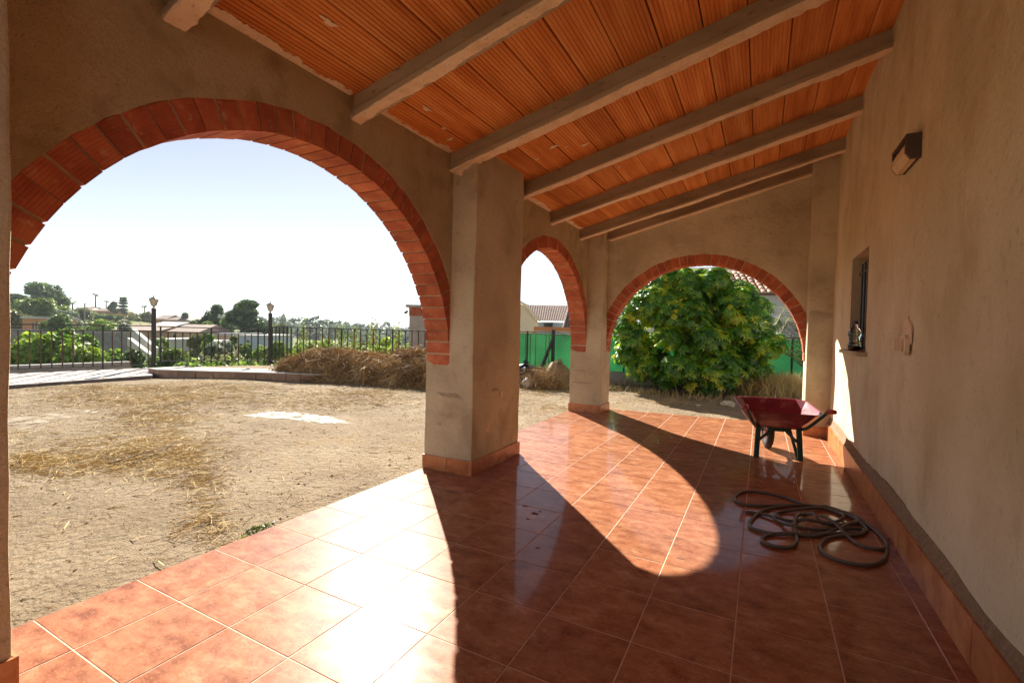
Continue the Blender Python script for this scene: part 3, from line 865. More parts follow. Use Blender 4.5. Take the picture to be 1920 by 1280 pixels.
soc = empty("wall_socket", (4.17, 3.85, 1.5), "white wall socket with round recess hanging in chipped plaster", "socket")
ang = np.linspace(0, 2 * math.pi, 40, endpoint=False)
rr = 1 + 0.18 * np.sin(2 * ang + .5) + 0.12 * np.sin(5 * ang) + RNG.normal(0, 0.07, 40)
vs = [(4.170, 3.90 + 0.10 * math.cos(a) * r, 1.575 + 0.10 * math.sin(a) * r) for a, r in zip(ang, rr)]
vs2 = [(4.178, y, z) for _, y, z in vs]
mk("filler_patch", vs + vs2 + [(4.166, 3.9, 1.575)], [(k, (k + 1) % 40, 80) for k in range(40)] + [(k, 40 + k, 40 + (k + 1) % 40, (k + 1) % 40) for k in range(40)], flat("filler", (0.70, 0.55, 0.40), .9, scale=20, bumps=[(80, .6, .008)]), soc)
m_sock = flat("socket_plastic", (0.66, 0.52, 0.36), 0.45)
sb = MB()
n_ = 16
sy, sz, sh = 3.90, 1.475, 0.072
outer = []
for k in range(n_):
    a = 2 * math.pi * (k + .5) / n_
    s_ = sh / max(abs(math.cos(a)), abs(math.sin(a)))
    outer.append((math.cos(a) * s_, math.sin(a) * s_))
inner = [(math.cos(2 * math.pi * (k + .5) / n_) * .05, math.sin(2 * math.pi * (k + .5) / n_) * .05) for k in range(n_)]
V_ = [(4.172, sy + a, sz + b) for a, b in outer] + [(4.145, sy + a, sz + b) for a, b in outer] + [(4.145, sy + a, sz + b) for a, b in inner] + [(4.170, sy + a, sz + b) for a, b in inner]
F_ = []
for k in range(n_):
    l = (k + 1) % n_
    F_ += [(k, l, n_ + l, n_ + k), (n_ + k, n_ + l, 2 * n_ + l, 2 * n_ + k), (2 * n_ + k, 2 * n_ + l, 3 * n_ + l, 3 * n_ + k)]
F_.append(tuple(3 * n_ + k for k in range(n_)))
mk("face_plate", V_, F_, m_sock, soc)
MB().box(4.11, 4.145, 3.972, 4.00, 1.43, 1.52).build("hinged_cover", m_sock, soc)

bot = empty("plastic_bottle", (4.16, 6.02, 1.375), "clear plastic water bottle with dark cap on the window sill", "bottle")
prof = [(0.050, 0.0), (0.062, .012), (0.058, .04), (0.064, .055), (0.058, .08), (0.05, .12), (0.058, .155), (0.064, .18), (0.062, .21), (0.05, .245), (0.022, .285), (0.02, .31)]
MB().lathe((4.16, 6.02, 1.3745), prof, 18).build("body", glass("clear_plastic", (.82, .92, .95)), bot, smooth=True)
MB().lathe((4.16, 6.02, 1.6745), [(0.024, 0), (0.026, .005), (0.026, .03), (0.022, .034)], 14).build("cap", flat("cap_dark", (.05, .04, .07), .4), bot)
MB().lathe((4.16, 6.02, 1.378), [(0.045, 0.004), (0.055, .012), (0.052, .04), (0.056, .05), (0.03, .052)], 16).build("liquid", flat("amber", (.45, .2, .03), .2), bot)

# ------------------------------------------------------------------ wheelbarrow
m_maroon = mat("maroon_paint", [(0.14, 0.010, 0.024), (0.20, 0.014, 0.036), (0.25, 0.025, 0.05)], scale=6, rough=0.35, spec=0.5, coord='object', bumps=[(40, .08, .003)], layers=[(18, .56, .70, (.24, .10, .09), .5), (9, .58, .66, (.30, .22, .18), .5)])
m_greenp = flat("green_paint", (0.012, 0.045, 0.03), 0.4)
m_red = flat("red_grip", (0.35, 0.02, 0.015), 0.5)
m_tyre = flat("tyre_rubber", (0.02, 0.017, 0.014), 0.85, bumps=[(60, .6, .008)])
wb = empty("wheelbarrow", (3.45, 6.20, 0), "maroon wheelbarrow with dark green frame and red grips on porch floor", "wheelbarrow", rz=R(11))
WO[wb.name] = np.zeros(3)
def ring_pts(x0, x1, y0, y1, zn, zf, c):
    raw = [(x0 + c, y0), (x1 - c, y0), (x1, y0 + c), (x1, y1 - c), (x1 - c, y1), (x0 + c, y1), (x0, y1 - c), (x0, y0 + c)]
    return [(x, y, zn + (zf - zn) * (y - y0) / (y1 - y0)) for x, y in raw]
rings = [ring_pts(-.455, .455, -.235, .64, .592, .672, .10), ring_pts(-.44, .44, -.22, .62, .600, .680, .10), ring_pts(-.425, .425, -.205, .605, .594, .672, .095),
         ring_pts(-.36, .36, -.12, .535, .50, .55, .09), ring_pts(-.28, .28, -.02, .43, .40, .40, .08), ring_pts(-.26, .26, .0, .41, .388, .388, .08)]
outr = [ring_pts(-.27, .27, -.005, .42, .378, .378, .08), ring_pts(-.37, .37, -.13, .545, .49, .54, .09), ring_pts(-.44, .44, -.22, .62, .588, .668, .10)]
allr = rings + outr
v = [p for r_ in allr for p in r_]
f = []
nR = len(rings)
for q in range(nR - 1):
    for k in range(8): f.append((q * 8 + k, q * 8 + (k + 1) % 8, (q + 1) * 8 + (k + 1) % 8, (q + 1) * 8 + k))
f.append(tuple((nR - 1) * 8 + k for k in range(8)))
f.append(tuple(nR * 8 + k for k in range(8))[::-1])
for q in range(nR, nR + 2):
    for k in range(8): f.append((q * 8 + k, q * 8 + (k + 1) % 8, (q + 1) * 8 + (k + 1) % 8, (q + 1) * 8 + k))
for k in range(8): f.append(((nR + 2) * 8 + k, (nR + 2) * 8 + (k + 1) % 8, (k + 1) % 8, k))
tray = mk("tray", v, f, m_maroon, wb)
for s_ in (-1, 1):
    pth = smooth_path([(s_ * .07, .60, .25), (s_ * .12, .42, .31), (s_ * .22, .18, .362), (s_ * .275, -.06, .40), (s_ * .36, -.20, .53), (s_ * .43, -.33, .665)], 6)
    hd = MB().tube(pth, 0.02, 8).build("handle_tube", m_greenp, wb, smooth=True)
    a, b = np.array(pth[-5]), np.array(pth[-1]); d = (b - a) / np.linalg.norm(b - a)
    d2 = np.array([s_ * .25, -.93, .12]); d2 /= np.linalg.norm(d2)
    g_ = MB().tube([b - d * .03, b + d * .012, b + d2 * .05, b + d2 * .11, b + d2 * .118], [.024, .03, .028, .026, .014], 10)
    g_.build("grip", m_red, hd, smooth=True)
    MB().bar((s_ * .225, .01, .39), (s_ * .245, -.02, .0), .058, .04, (0, 1, 0)).build("leg", m_greenp, wb, bevel=.004)
    MB().bar((s_ * .17, .24, .37), (s_ * .232, .02, .004), .035, .02, (0, 1, 0)).build("leg_stay", m_greenp, wb, bevel=.003)
    MB().tube(smooth_path([(s_ * .235, -.005, .20), (s_ * .16, .0, .27), (s_ * .10, .0, .33), (s_ * .07, .0, .37)], 5), .018, 6).build("brace", m_greenp, wb)
    MB().bar((s_ * .065, .40, .31), (s_ * .062, .62, .24), .012, .05, (0, 0, 1)).build("fork", m_greenp, wb)
MB().box(-.12, .12, -.012, .012, .34, .39).build("gusset", m_greenp, wb)
MB().bar((-.2, .3, .345), (.2, .3, .345), .03, .02).build("cross_member", m_greenp, wb)
wh = MB()
pr = [(0.13, -.035), (0.17, -.045), (0.205, -.042), (0.235, -.026), (0.24, 0), (0.235, .026), (0.205, .042), (0.17, .045), (0.13, .035)]
n_ = 28
for k in range(n_):
    for r_, w in pr:
        t = 2 * math.pi * k / n_
        rr_ = r_ + (0.006 if (k % 2 and r_ > .22) else 0)
        wh.v.append((w, .57 + rr_ * math.cos(t), .242 + rr_ * math.sin(t)))
for k in range(n_):
    l = (k + 1) % n_
    for q in range(len(pr)):
        q2 = (q + 1) % len(pr)
        wh.f.append((k * len(pr) + q, k * len(pr) + q2, l * len(pr) + q2, l * len(pr) + q))
tyre = wh.build("wheel", m_tyre, wb, smooth=True)
rm = MB()
rm.tube([(-.03, .57, .242), (.03, .57, .242)], .13, 20).tube([(-.085, .57, .242), (.085, .57, .242)], .014, 8)
rm.build("rim", flat("rim_paint", (.16, .02, .02), .5), tyre)
MB().tube([(-.2, -.17, .597), (-.16, -.15, .56)], .006, 5).build("hook", flat("yellow_tie", (.55, .45, .05), .5), tray)

# ------------------------------------------------------------------ hose on the floor (traced on the floor plane)
HP = [(1060, 510), (1200, 580), (1350, 680), (1450, 748), (1600, 785), (1712, 778), (1722, 720), (1660, 640), (1550, 560), (1400, 462), (1200, 402), (950, 356), (700, 362), (500, 400), (375, 488), (352, 560),
      (450, 608), (620, 640), (800, 640), (1100, 640), (1440, 626), (1522, 600), (1440, 520), (1290, 440), (1100, 372), (850, 352), (560, 355), (340, 350), (230, 320), (203, 262), (300, 216), (480, 226), (700, 272), (900, 350),
      (1120, 372), (1300, 425), (1432, 500), (1380, 540), (1150, 548), (930, 540), (770, 515), (640, 488), (608, 448), (690, 415), (860, 408), (1060, 385), (1230, 430), (1290, 480), (1230, 520), (1060, 530), (990, 480), (915, 450),
      (840, 465), (800, 540), (815, 640), (822, 712), (760, 768), (620, 765), (500, 728), (474, 685), (560, 645), (760, 640), (1000, 660), (1250, 590), (1420, 520), (1560, 572), (1690, 690), (1728, 790), (1690, 895), (1560, 946), (1380, 935),
      (1150, 868), (1058, 780), (1090, 705), (1220, 660), (1340, 655), (1470, 640), (1480, 590), (1300, 590), (1000, 600), (780, 580), (650, 520), (560, 470), (430, 432), (305, 418)]
pts = []
for i, (hx, hy) in enumerate(HP):
    g = on_z(1340 + hx / 5.333, 880 + hy / 5.333, 0.016)
    pile = max(0.0, 1 - math.hypot((hx - 950) / 560, (hy - 510) / 170))
    pts.append((g[0], g[1], 0.0135 + 0.045 * pile * (0.5 + 0.5 * math.sin(i * 2.3))))
pts[0] = (pts[0][0], pts[0][1], 0.06); pts[1] = (pts[1][0], pts[1][1], 0.055)
hp = smooth_path(pts, 6)
hose = MB().tube(hp, 0.0128, 8).build("garden_hose", flat("hose_rubber", (0.10, 0.082, 0.062), 0.45, bumps=[(50, .2, .003)]), origin=(3.5, 4.0, 0), smooth=True)
tag(hose, "dark brown garden hose lying in a tangled coil on the tiles", "hose")

# ------------------------------------------------------------------ lime patches, stones and straw on the yard
def patch(name, cpts, label, m_=None):
    c = np.mean([on_z(*q, -0.05) for q in cpts], axis=0)
    pp = smooth_path([on_z(*q, -0.05) for q in cpts], 8, closed=True)
    n_ = len(pp)
    vs, fs = [], []
    for k, q in enumerate(pp):
        d = q - c
        s_ = 1 + RNG.normal(0, .11)
        e = c + d * s_
        z = float(terrain(np.array(e[0]), np.array(e[1])))
        vs.append((e[0], e[1], z + 0.004))
    for k, q in enumerate(pp):
        e = c + (q - c) * .6
        vs.append((e[0], e[1], float(terrain(np.array(e[0]), np.array(e[1]))) + .012))
    vs.append((c[0], c[1], float(terrain(np.array(c[0]), np.array(c[1]))) + .015))
    for k in range(n_):
        l = (k + 1) % n_
        fs += [(k, l, n_ + l, n_ + k), (n_ + k, n_ + l, 2 * n_)]
    o = mk(name, vs, fs, m_ or m_limeworn, origin=(c[0], c[1], -0.05), smooth=True)
    return tag(o, label, "patch")
patch("lime_patch", [(468, 777), (500, 771), (560, 774), (620, 781), (642, 790), (600, 793), (540, 786), (490, 783)], "bright white dried lime patch in the middle of the yard")
patch("lime_patch", [(5, 792), (60, 777), (150, 769), (185, 773), (120, 786), (60, 800), (10, 806)], "dull pale cement patch beside the yard's edge by the near pillar", m_dull)

def strands(name, pts, dirs, ln, wd, mat_, parent=None, curl=0.3, **k):
    """many thin bent blades: each two quads"""
    n_ = len(pts)
    pts = np.asarray(pts); dirs = np.asarray(dirs); ln = np.asarray(ln)[:, None]; wd = np.asarray(wd)[:, None]
    dirs = dirs / np.linalg.norm(dirs, axis=1, keepdims=True)
    side = np.cross(dirs, RNG.normal(0, 1, (n_, 3))); side /= np.linalg.norm(side, axis=1, keepdims=True) + 1e-9
    bend = np.cross(dirs, side) * RNG.normal(0, curl, (n_, 1))
    a = pts - dirs * ln / 2; m_ = pts + bend * ln * .5; b = pts + dirs * ln / 2
    V_ = np.stack([a - side * wd, a + side * wd, m_ + side * wd, m_ - side * wd, b + side * wd * .4, b - side * wd * .4], 1).reshape(-1, 3)
    i = np.arange(n_)[:, None] * 6
    F_ = np.concatenate([i + np.array([[0, 1, 2, 3]]), i + np.array([[3, 2, 4, 5]])], 0)
    return mk(name, V_, F_, mat_, parent, **k)

# straw: clumps traced from the photograph plus a thin overall scatter
SP, SD, SLn, SW = [], [], [], []
def scatter(px, py, sx, sy, n_, l0=.06, l1=.26, w=.0024, h=.016, ext=False):
    for _ in range(int(n_ * 1.2)):
        q = on_z(px + random.gauss(0, sx), max(690, py + random.gauss(0, sy)), -0.05)
        if -0.05 < q[0] < 4.3 and q[1] < 9.0: continue
        if q[0] < -11.5 or abs(q[0]) > 30 or q[1] > 16: continue
        t = random.uniform(0, math.pi)
        SP.append((q[0], q[1], float(terrain(np.array(q[0]), np.array(q[1]))) + .004 + abs(random.gauss(0, h))))
        SD.append((math.cos(t), math.sin(t), random.gauss(0, .12)))
        SLn.append(random.uniform(l0, l1)); SW.append(w * random.uniform(.5, 1.3))
for (px, py, sx, sy, n_) in [(320, 800, 60, 40, 1100), (290, 850, 70, 20, 1100), (80, 868, 70, 14, 800), (200, 840, 120, 30, 900), (180, 745, 90, 12, 1500), (330, 745, 90, 10, 1500), (480, 745, 120, 14, 1500), (650, 750, 90, 10, 1300),
                             (380, 905, 25, 30, 260), (390, 985, 30, 25, 160), (280, 775, 50, 12, 700), (420, 725, 60, 5, 900), (240, 728, 80, 4, 800), (700, 735, 60, 5, 700), (1020, 735, 40, 5, 500), (1240, 752, 60, 6, 500), (1040, 760, 40, 10, 250)]:
    scatter(px, py, sx, sy, n_)
for _ in range(3500):
    q = (random.uniform(-11, -0.1), random.uniform(-2, 10.5))
    t = random.uniform(0, math.pi)
    SP.append((q[0], q[1], float(terrain(np.array(q[0]), np.array(q[1]))) + .006)); SD.append((math.cos(t), math.sin(t), random.gauss(0, .1))); SLn.append(random.uniform(.04, .18)); SW.append(random.uniform(.0015, .004))
st_o = strands("straw", SP, SD, SLn, SW, m_straw, curl=.25)
tag(st_o, "dry straw and dead grass scattered over the yard", "straw", kind="stuff")
# coarse gravel and grit
GV, GF = [], []
for _ in range(3800):
    x, y = random.uniform(-9, -0.04), random.uniform(-1.5, 9)
    if random.random() < .45: x = -abs(random.gauss(0, 1.6)) - .04
    s_ = abs(random.gauss(0.004, .005)) + .002 if random.random() > .07 else random.uniform(.01, .026)
    z = float(terrain(np.array(x), np.array(y)))
    n0 = len(GV)
    GV += [(x - s_, y - s_ * random.uniform(.4, 1), z - .002), (x + s_, y - s_ * random.uniform(.4, 1), z - .002), (x, y + s_, z - .002), (x + random.uniform(-s_, s_) * .4, y, z + s_ * random.uniform(.5, 1))]
    GF += [(n0, n0 + 1, n0 + 3), (n0 + 1, n0 + 2, n0 + 3), (n0 + 2, n0, n0 + 3)]
gr = mk("gravel", GV, GF, mat("grit", [(.20, .14, .08), (.32, .24, .145), (.46, .37, .25)], scale=3, rough=.95, island=.45))
tag(gr, "loose grit and pebbles strewn on the yard", "gravel", kind="stuff")
# sticks
for i, (a, b) in enumerate([((205, 868), (300, 838)), ((500, 739), (540, 733)), ((250, 868), (330, 826)), ((530, 720), (585, 715))]):
    A, B = on_z(*a, -.03), on_z(*b, -.03)
    mid = (A + B) / 2 + np.array([0.03, .05, .01])
    o = MB().tube(smooth_path([A, mid, B], 4), .007, 5).build("dry_stick", m_bark, origin=tuple(mid))
    tag(o, ["long pale dry stick beside straw in the near yard", "short dark twig near the straw heap", "curved dry stick lying on the thick straw band", "thin twig at the foot of the straw heap"][i], "stick")
st = empty("stone", on_z(1365, 757, -.05), "pale stone on the ground beyond the porch under the bush", "stone")
def rock(c, r, sx=1, sy=1, sz=.6, seed=0):
    rg = np.random.default_rng(seed); vs, fs = [], []
    nq, nk = 7, 10
    for q in range(nq):
        for k in range(nk):
            t, p_ = 2 * math.pi * k / nk, math.pi * q / (nq - 1)
            rr = r * (1 + .16 * math.sin(2 * t + seed) + rg.normal(0, .07) * (0 < q < nq - 1))
            vs.append((c[0] + sx * rr * math.sin(p_) * math.cos(t), c[1] + sy * rr * math.sin(p_) * math.sin(t), c[2] + sz * rr * math.cos(p_)))
    for q in range(nq - 1):
        for k in range(nk): fs.append((q * nk + k, (q + 1) * nk + k, (q + 1) * nk + (k + 1) % nk, q * nk + (k + 1) % nk))
    return vs, fs
vs, fs = rock(on_z(1365, 757, -.02), .12, 1.3, .8, .6, 3)
mk("body", vs, fs, m_lime, st)

# ------------------------------------------------------------------ terrace strip, kerb and iron fences
L1 = on_z(288, 686, .08); L2 = on_z(506, 682, .1); A1 = on_z(-25, 702, .03)
E0, E1 = on_z(-30, 725, .03), on_z(286, 703, .03)
terr = empty("terrace", ((A1 + E1) / 2) * [1, 1, 0], kind="structure")
bq = [(A1[0], A1[1]), (L1[0], L1[1]), (E1[0], E1[1]), (E0[0], E0[1])]
v = [(x, y, -.3) for x, y in bq] + [(x, y, .018) for x, y in bq]
mk("terrace_base", v, [(0, 1, 2, 3), (7, 6, 5, 4), (0, 4, 5, 1), (1, 5, 6, 2), (2, 6, 7, 3), (3, 7, 4, 0)], [m_pavegap], terr)
A1x, L1x, E0x, E1x = (np.array(q[:2]) for q in (A1, L1, E0, E1))
sd = np.array([-2.2, 1.8]); sd /= np.linalg.norm(sd); sn = np.array([-sd[1], sd[0]])
poly = [A1x, L1x, E1x, E0x]
def clip_strip(poly, c0, c1):
    def cl(P, nrm, c, keep):
        out = []
        for i in range(len(P)):
            a, b = P[i], P[(i + 1) % len(P)]
            da, db = (a @ nrm - c) * keep, (b @ nrm - c) * keep
            if da >= 0: out.append(a)
            if da * db < 0: out.append(a + (b - a) * da / (da - db))
        return out
    P = cl(poly, sn, c0, 1)
    return cl(P, sn, c1, -1) if P else []
vals = [p_ @ sn for p_ in poly]
w_ = 0.46
c = min(vals)
while c < max(vals):
    P = clip_strip(poly, c + .06, c + w_ - .06)
    if len(P) >= 3:
        k_ = len(P)
        mk("paving_strip", [(x, y, .01) for x, y in P] + [(x, y, .028 + random.uniform(0, .005)) for x, y in P], [tuple(range(k_, 2 * k_))] + [(k, (k + 1) % k_, k_ + (k + 1) % k_, k_ + k) for k in range(k_)], m_pave, terr)
    c += w_
# kerb from the first lamp to behind the hay
K = [on_z(278, 703, -.05), on_z(300, 706, -.05), on_z(400, 709, -.05), on_z(480, 711, -.05), on_z(620, 716, -.05), on_z(830, 724, -.05)]
kerb = empty("kerb", K[2] * [1, 1, 0], kind="structure")
for i in range(len(K) - 1):
    a, b = K[i], K[i + 1]
    ln = np.linalg.norm((b - a)[:2]); n_ = max(1, int(ln / .42))
    d = (b - a)[:2] / ln; nn = np.array([-d[1], d[0]])
    if nn @ (np.array([-1, 1.])) < 0: nn = -nn
    for k in range(n_):
        p0, p1 = a[:2] + d * ln * (k / n_) + d * .008, a[:2] + d * ln * ((k + 1) / n_) - d * .008
        j = random.uniform(-.015, .015)
        q = [p0 + nn * j, p1 + nn * j, p1 + nn * .5, p0 + nn * .5]
        v = [(x, y, -.1) for x, y in q] + [(x, y, .13) for x, y in q]
        mk("kerb_stone", v, [(4, 5, 6, 7), (0, 1, 5, 4), (1, 2, 6, 5), (2, 3, 7, 6), (3, 0, 4, 7)], m_kerbstone, kerb)
        q = [p0 - nn * .04, p1 - nn * .04, p1 + nn * .95, p0 + nn * .95]
        v = [(x, y, .132) for x, y in q] + [(x, y, .165) for x, y in q]
        mk("coping_slab", v, [(3, 2, 1, 0), (4, 5, 6, 7), (0, 1, 5, 4), (1, 2, 6, 5), (2, 3, 7, 6), (3, 0, 4, 7)], m_pave, kerb)

def iron_fence(a, b, h0, h1, label, spacing, mid_every, scrolls=(), rust=True, two_rails=True, zb=0.22):
    """a, b base points; h0, h1 top heights at the ends"""
    a, b = np.array(a, float), np.array(b, float)
    root = empty("iron_fence", (a + b) / 2 * [1, 1, 0] + [0, 0, zb - .07], label, "fence", "iron fences along the yard's far edge")
    ln = np.linalg.norm((b - a)[:2]); n_ = int(ln / spacing)
    P = lambda t, z: (a[0] + (b[0] - a[0]) * t, a[1] + (b[1] - a[1]) * t, z)
    top = lambda t: h0 + (h1 - h0) * t
    MB().bar(P(0, top(0)), P(1, top(1)), .035, .03).build("top_rail", m_iron, root)
    g = .17 if two_rails else 0
    if two_rails: MB().bar(P(0, top(0) - g), P(1, top(1) - g), .03, .025).build("second_rail", m_iron, root)
    MB().bar(P(0, zb), P(1, zb), .03, .025).build("bottom_rail", m_iron, root)
    for k in range(n_ + 1):
        t = min(1, max(0, (k + .4) / (n_ + .8)))
        main = (k % mid_every == 0)
        MB().bar(P(t, zb - (.1 if main else 0)), P(t, top(t) - (0 if main or not two_rails else g)), .036 if main else .026, .036 if main else .026, (0, 1, 0)).build("post" if main else "bar", m_iron if main or not rust else m_rust, root)
    for t0, sgn in scrolls:
        c = np.array(P(t0, 0)); d = (b - a) / np.linalg.norm(b - a) * sgn
        zc = (zb + top(t0)) / 2 - .05
        pp = []
        for k in range(15):
            th = k / 14 * 1.6 * math.pi; r_ = .02 + .035 * k / 14
            pp.append(c + d * (.08 + r_ * math.cos(th)) + np.array([0, 0, zc + .17 + r_ * math.sin(th)]))
        for k in range(15):
            th = k / 14 * 1.6 * math.pi; r_ = .055 - .035 * k / 14
            pp.append(c + d * (.11 - r_ * math.cos(th) * .8) + np.array([0, 0, zc - .17 - r_ * math.sin(th)]))
        MB().tube(pp, .009, 5).build("scroll", m_silver, root)
    return root
zt1 = at(12, 608, 1)[2]
def ztop(px, py, base):   # height of a fence top over a base point
    d = ray(px, py); t = np.hypot(*(base[:2] - CAM[:2])) / np.hypot(d[0], d[1])
    return CAM[2] + d[2] * t
A1f = on_z(-20, 700, .03); m_dir = L1 - A1f
B0, B1 = A1f + m_dir * .0, A1f + m_dir * .985
iron_fence(B0, B1, ztop(-20, 607, B0), ztop(284, 611, B1), "black iron fence with scrolls beside the striped terrace paving", .235, 10, [(.06, 1), (.50, -1), (.53, 1)], zb=.13)
B0, B1 = L1 + (L2 - L1) * .03, L2 - (L2 - L1) * .03
iron_fence(B0, B1, ztop(294, 612, B0), ztop(500, 618, B1), "black iron fence panel strung between the two lantern posts", .20, 7, [(.56, 1)], zb=.24)
L3 = on_z(541, 684, -.05) ; L4 = on_z(835, 700, -.05)
L3 = at(541, 650, 16.4); L4 = at(838, 660, 16.0)
B0, B1 = L2 + (L3 - L2) * .04, np.array(L3)
iron_fence(B0, B1, ztop(512, 613, B0), ztop(541, 613, B1), "short black fence piece from second lantern post to the straw heap", .25, 2, zb=.2, two_rails=False, rust=False)
iron_fence(L3, L4, ztop(541, 613, L3), ztop(838, 622, L4), "long black railing running behind the straw heap", .232, 8, zb=.2, two_rails=False)

def lantern(base, htop, label, sc=1.0):
    base = np.array(base, float)
    root = empty("lamp_post", base, label, "lamp post", "lantern posts on the fence")
    h = htop - base[2]
    MB().lathe(base, [(.085, 0), (.085, .06), (.067, .08), (.067, h - .04), (.075, h - .03), (.075, h)], 14).build("post", m_iron, root)
    t = base + [0, 0, h]
    ln = MB().lathe(t, [(.05, 0), (.06, .02), (.03, .05), (.03, .08), (.06, .10), (.065, .115)], 10).build("neck", m_silver, root)
    gl = MB().lathe(t + [0, 0, .115], [(.062, 0), (.118, .19)], 6).build("glass", m_lampglass, root)
    fr = MB()
    for k in range(6):
        a = 2 * math.pi * k / 6
        fr.tube([t + [.066 * math.cos(a), .066 * math.sin(a), .112], t + [.125 * math.cos(a), .125 * math.sin(a), .308]], .011, 4)
    fr.build("frame", m_silver, root)
    MB().lathe(t + [0, 0, .305], [(.14, 0), (.14, .018), (.085, .06), (.05, .08), (.02, .09), (.015, .12), (.022, .13), (.004, .155)], 6).build("cap", m_silver, root)
    return root
lantern(L1, ztop(288, 579, L1), "black post with pale lantern at the corner of the striped terrace")
lantern(L2, ztop(506, 588, L2), "black post with pale lantern standing at the straw heap's end")

# low grey wall behind the terrace fence
ga, gb = on_z(-20, 692, .0), on_z(243, 682, .0)
lw = MB().bar(ga * [1, 1, 0] + [0, 0, -1.36], gb * [1, 1, 0] + [0, 0, -1.36], .35, 2.9).build("low_wall", m_greywall, origin=tuple((ga + gb) / 2 * [1, 1, 0]))
tag(lw, "low grey concrete wall just behind the terrace fence", "wall")

# ------------------------------------------------------------------ straw heap
hay_c = (on_z(640, 712, -.05) + on_z(640, 690, -.05)) / 2
hr = empty("straw_heap", (-8.0, 9.7, -.05), "long heap of dry brown hay piled against the fence", "hay heap")
ha, hb = on_z(500, 708, -.05), on_z(880, 733, -.05)
hd_ = (hb - ha)[:2]; hl = np.linalg.norm(hd_); hd_ = hd_ / hl; hn = np.array([-hd_[1], hd_[0]])
if hn @ np.array([-.5, .9]) < 0: hn = -hn
def hayh(u, w):
    """u along 0..1, w across 0..1 from the front"""
    e = min(1, u / .14) if u < .5 else 1
    prof = math.sin(min(1, max(0, w)) * math.pi) ** .55
    return (0.70 + .05 * math.sin(u * 9 + 1) + .05 * math.sin(u * 23)) * e ** .6 * prof * (.95 + .08 * math.sin(u * 14 + w * 9)) + .035 * math.sin(u * 61 + w * 31)
HW = 2.3
nu, nw = 70, 26
v, f = [], []
for i in range(nu):
    for j in range(nw):
        u, w = i / (nu - 1), j / (nw - 1)
        p_ = ha[:2] + hd_ * hl * u + hn * HW * (w - .04 + .05 * math.sin(u * 17))
        v.append((p_[0], p_[1], -.11 + hayh(u, w) + RNG.normal(0, .03)))
for i in range(nu - 1):
    for j in range(nw - 1): f.append((i * nw + j, (i + 1) * nw + j, (i + 1) * nw + j + 1, i * nw + j + 1))
mk("mound", v, f, mat("hay_mound", [(.13, .075, .03), (.24, .15, .065), (.36, .24, .11)], scale=9, rough=.95, bumps=[(40, 1, .04)]), hr, smooth=True)
PP, DD, LL, WW = [], [], [], []
def hay_pos(u, w): return ha[:2] + hd_ * hl * u + hn * HW * (w - .04)
for _ in range(520):                      # matted tufts, each combed its own way
    u0, w0 = random.random(), random.random() ** 1.3
    t0 = random.uniform(0, 2 * math.pi); tilt = random.gauss(.05, .35); lift = random.uniform(-.03, .10); ln0 = random.uniform(.25, .8)
    for _ in range(44):
        u = min(1, max(0, u0 + random.gauss(0, .016))); w = min(1, max(0, w0 + random.gauss(0, .05)))
        p_ = hay_pos(u, w); t = t0 + random.gauss(0, .35)
        d = hd_ * math.cos(t) + hn * math.sin(t)
        slope = (hayh(u, min(1, w + .03)) - hayh(u, max(0, w - .03))) / (.06 * HW)
        PP.append((p_[0], p_[1], -.08 + hayh(u, w) + lift + abs(random.gauss(0, .03))))
        DD.append((d[0], d[1], (d @ hn) * slope * .8 + tilt + random.gauss(0, .18))); LL.append(ln0 * random.uniform(.5, 1.3)); WW.append(random.uniform(.0035, .010))
for _ in range(7000):
    u, w = random.random(), random.random() ** 1.2; p_ = hay_pos(u, w)
    PP.append((p_[0], p_[1], -.07 + hayh(u, w) + abs(random.gauss(0, .04)))); DD.append((random.gauss(0, 1), random.gauss(0, 1), random.gauss(0, .45))); LL.append(random.uniform(.12, .5)); WW.append(random.uniform(.003, .008))
for _ in range(700):
    u, w = random.random(), random.uniform(0, .9); p_ = hay_pos(u, w)
    PP.append((p_[0], p_[1], -.02 + hayh(u, w) + .06)); DD.append((random.gauss(0, .6), random.gauss(0, .6), random.uniform(.1, 1))); LL.append(random.uniform(.25, .8)); WW.append(random.uniform(.003, .006))
so = strands("hay", PP, DD, LL, WW, m_hay, hr, curl=.35)
so["kind"] = "stuff"
_pl = empty("plastic_scrap", on_z(638, 715, -.03), "tiny crumpled white plastic scrap at the foot of the hay heap", "scrap")
vs, fs = rock(on_z(638, 715, -.02), .09, 1.2, .7, .5, 5); mk("body", vs, fs, m_white, _pl)

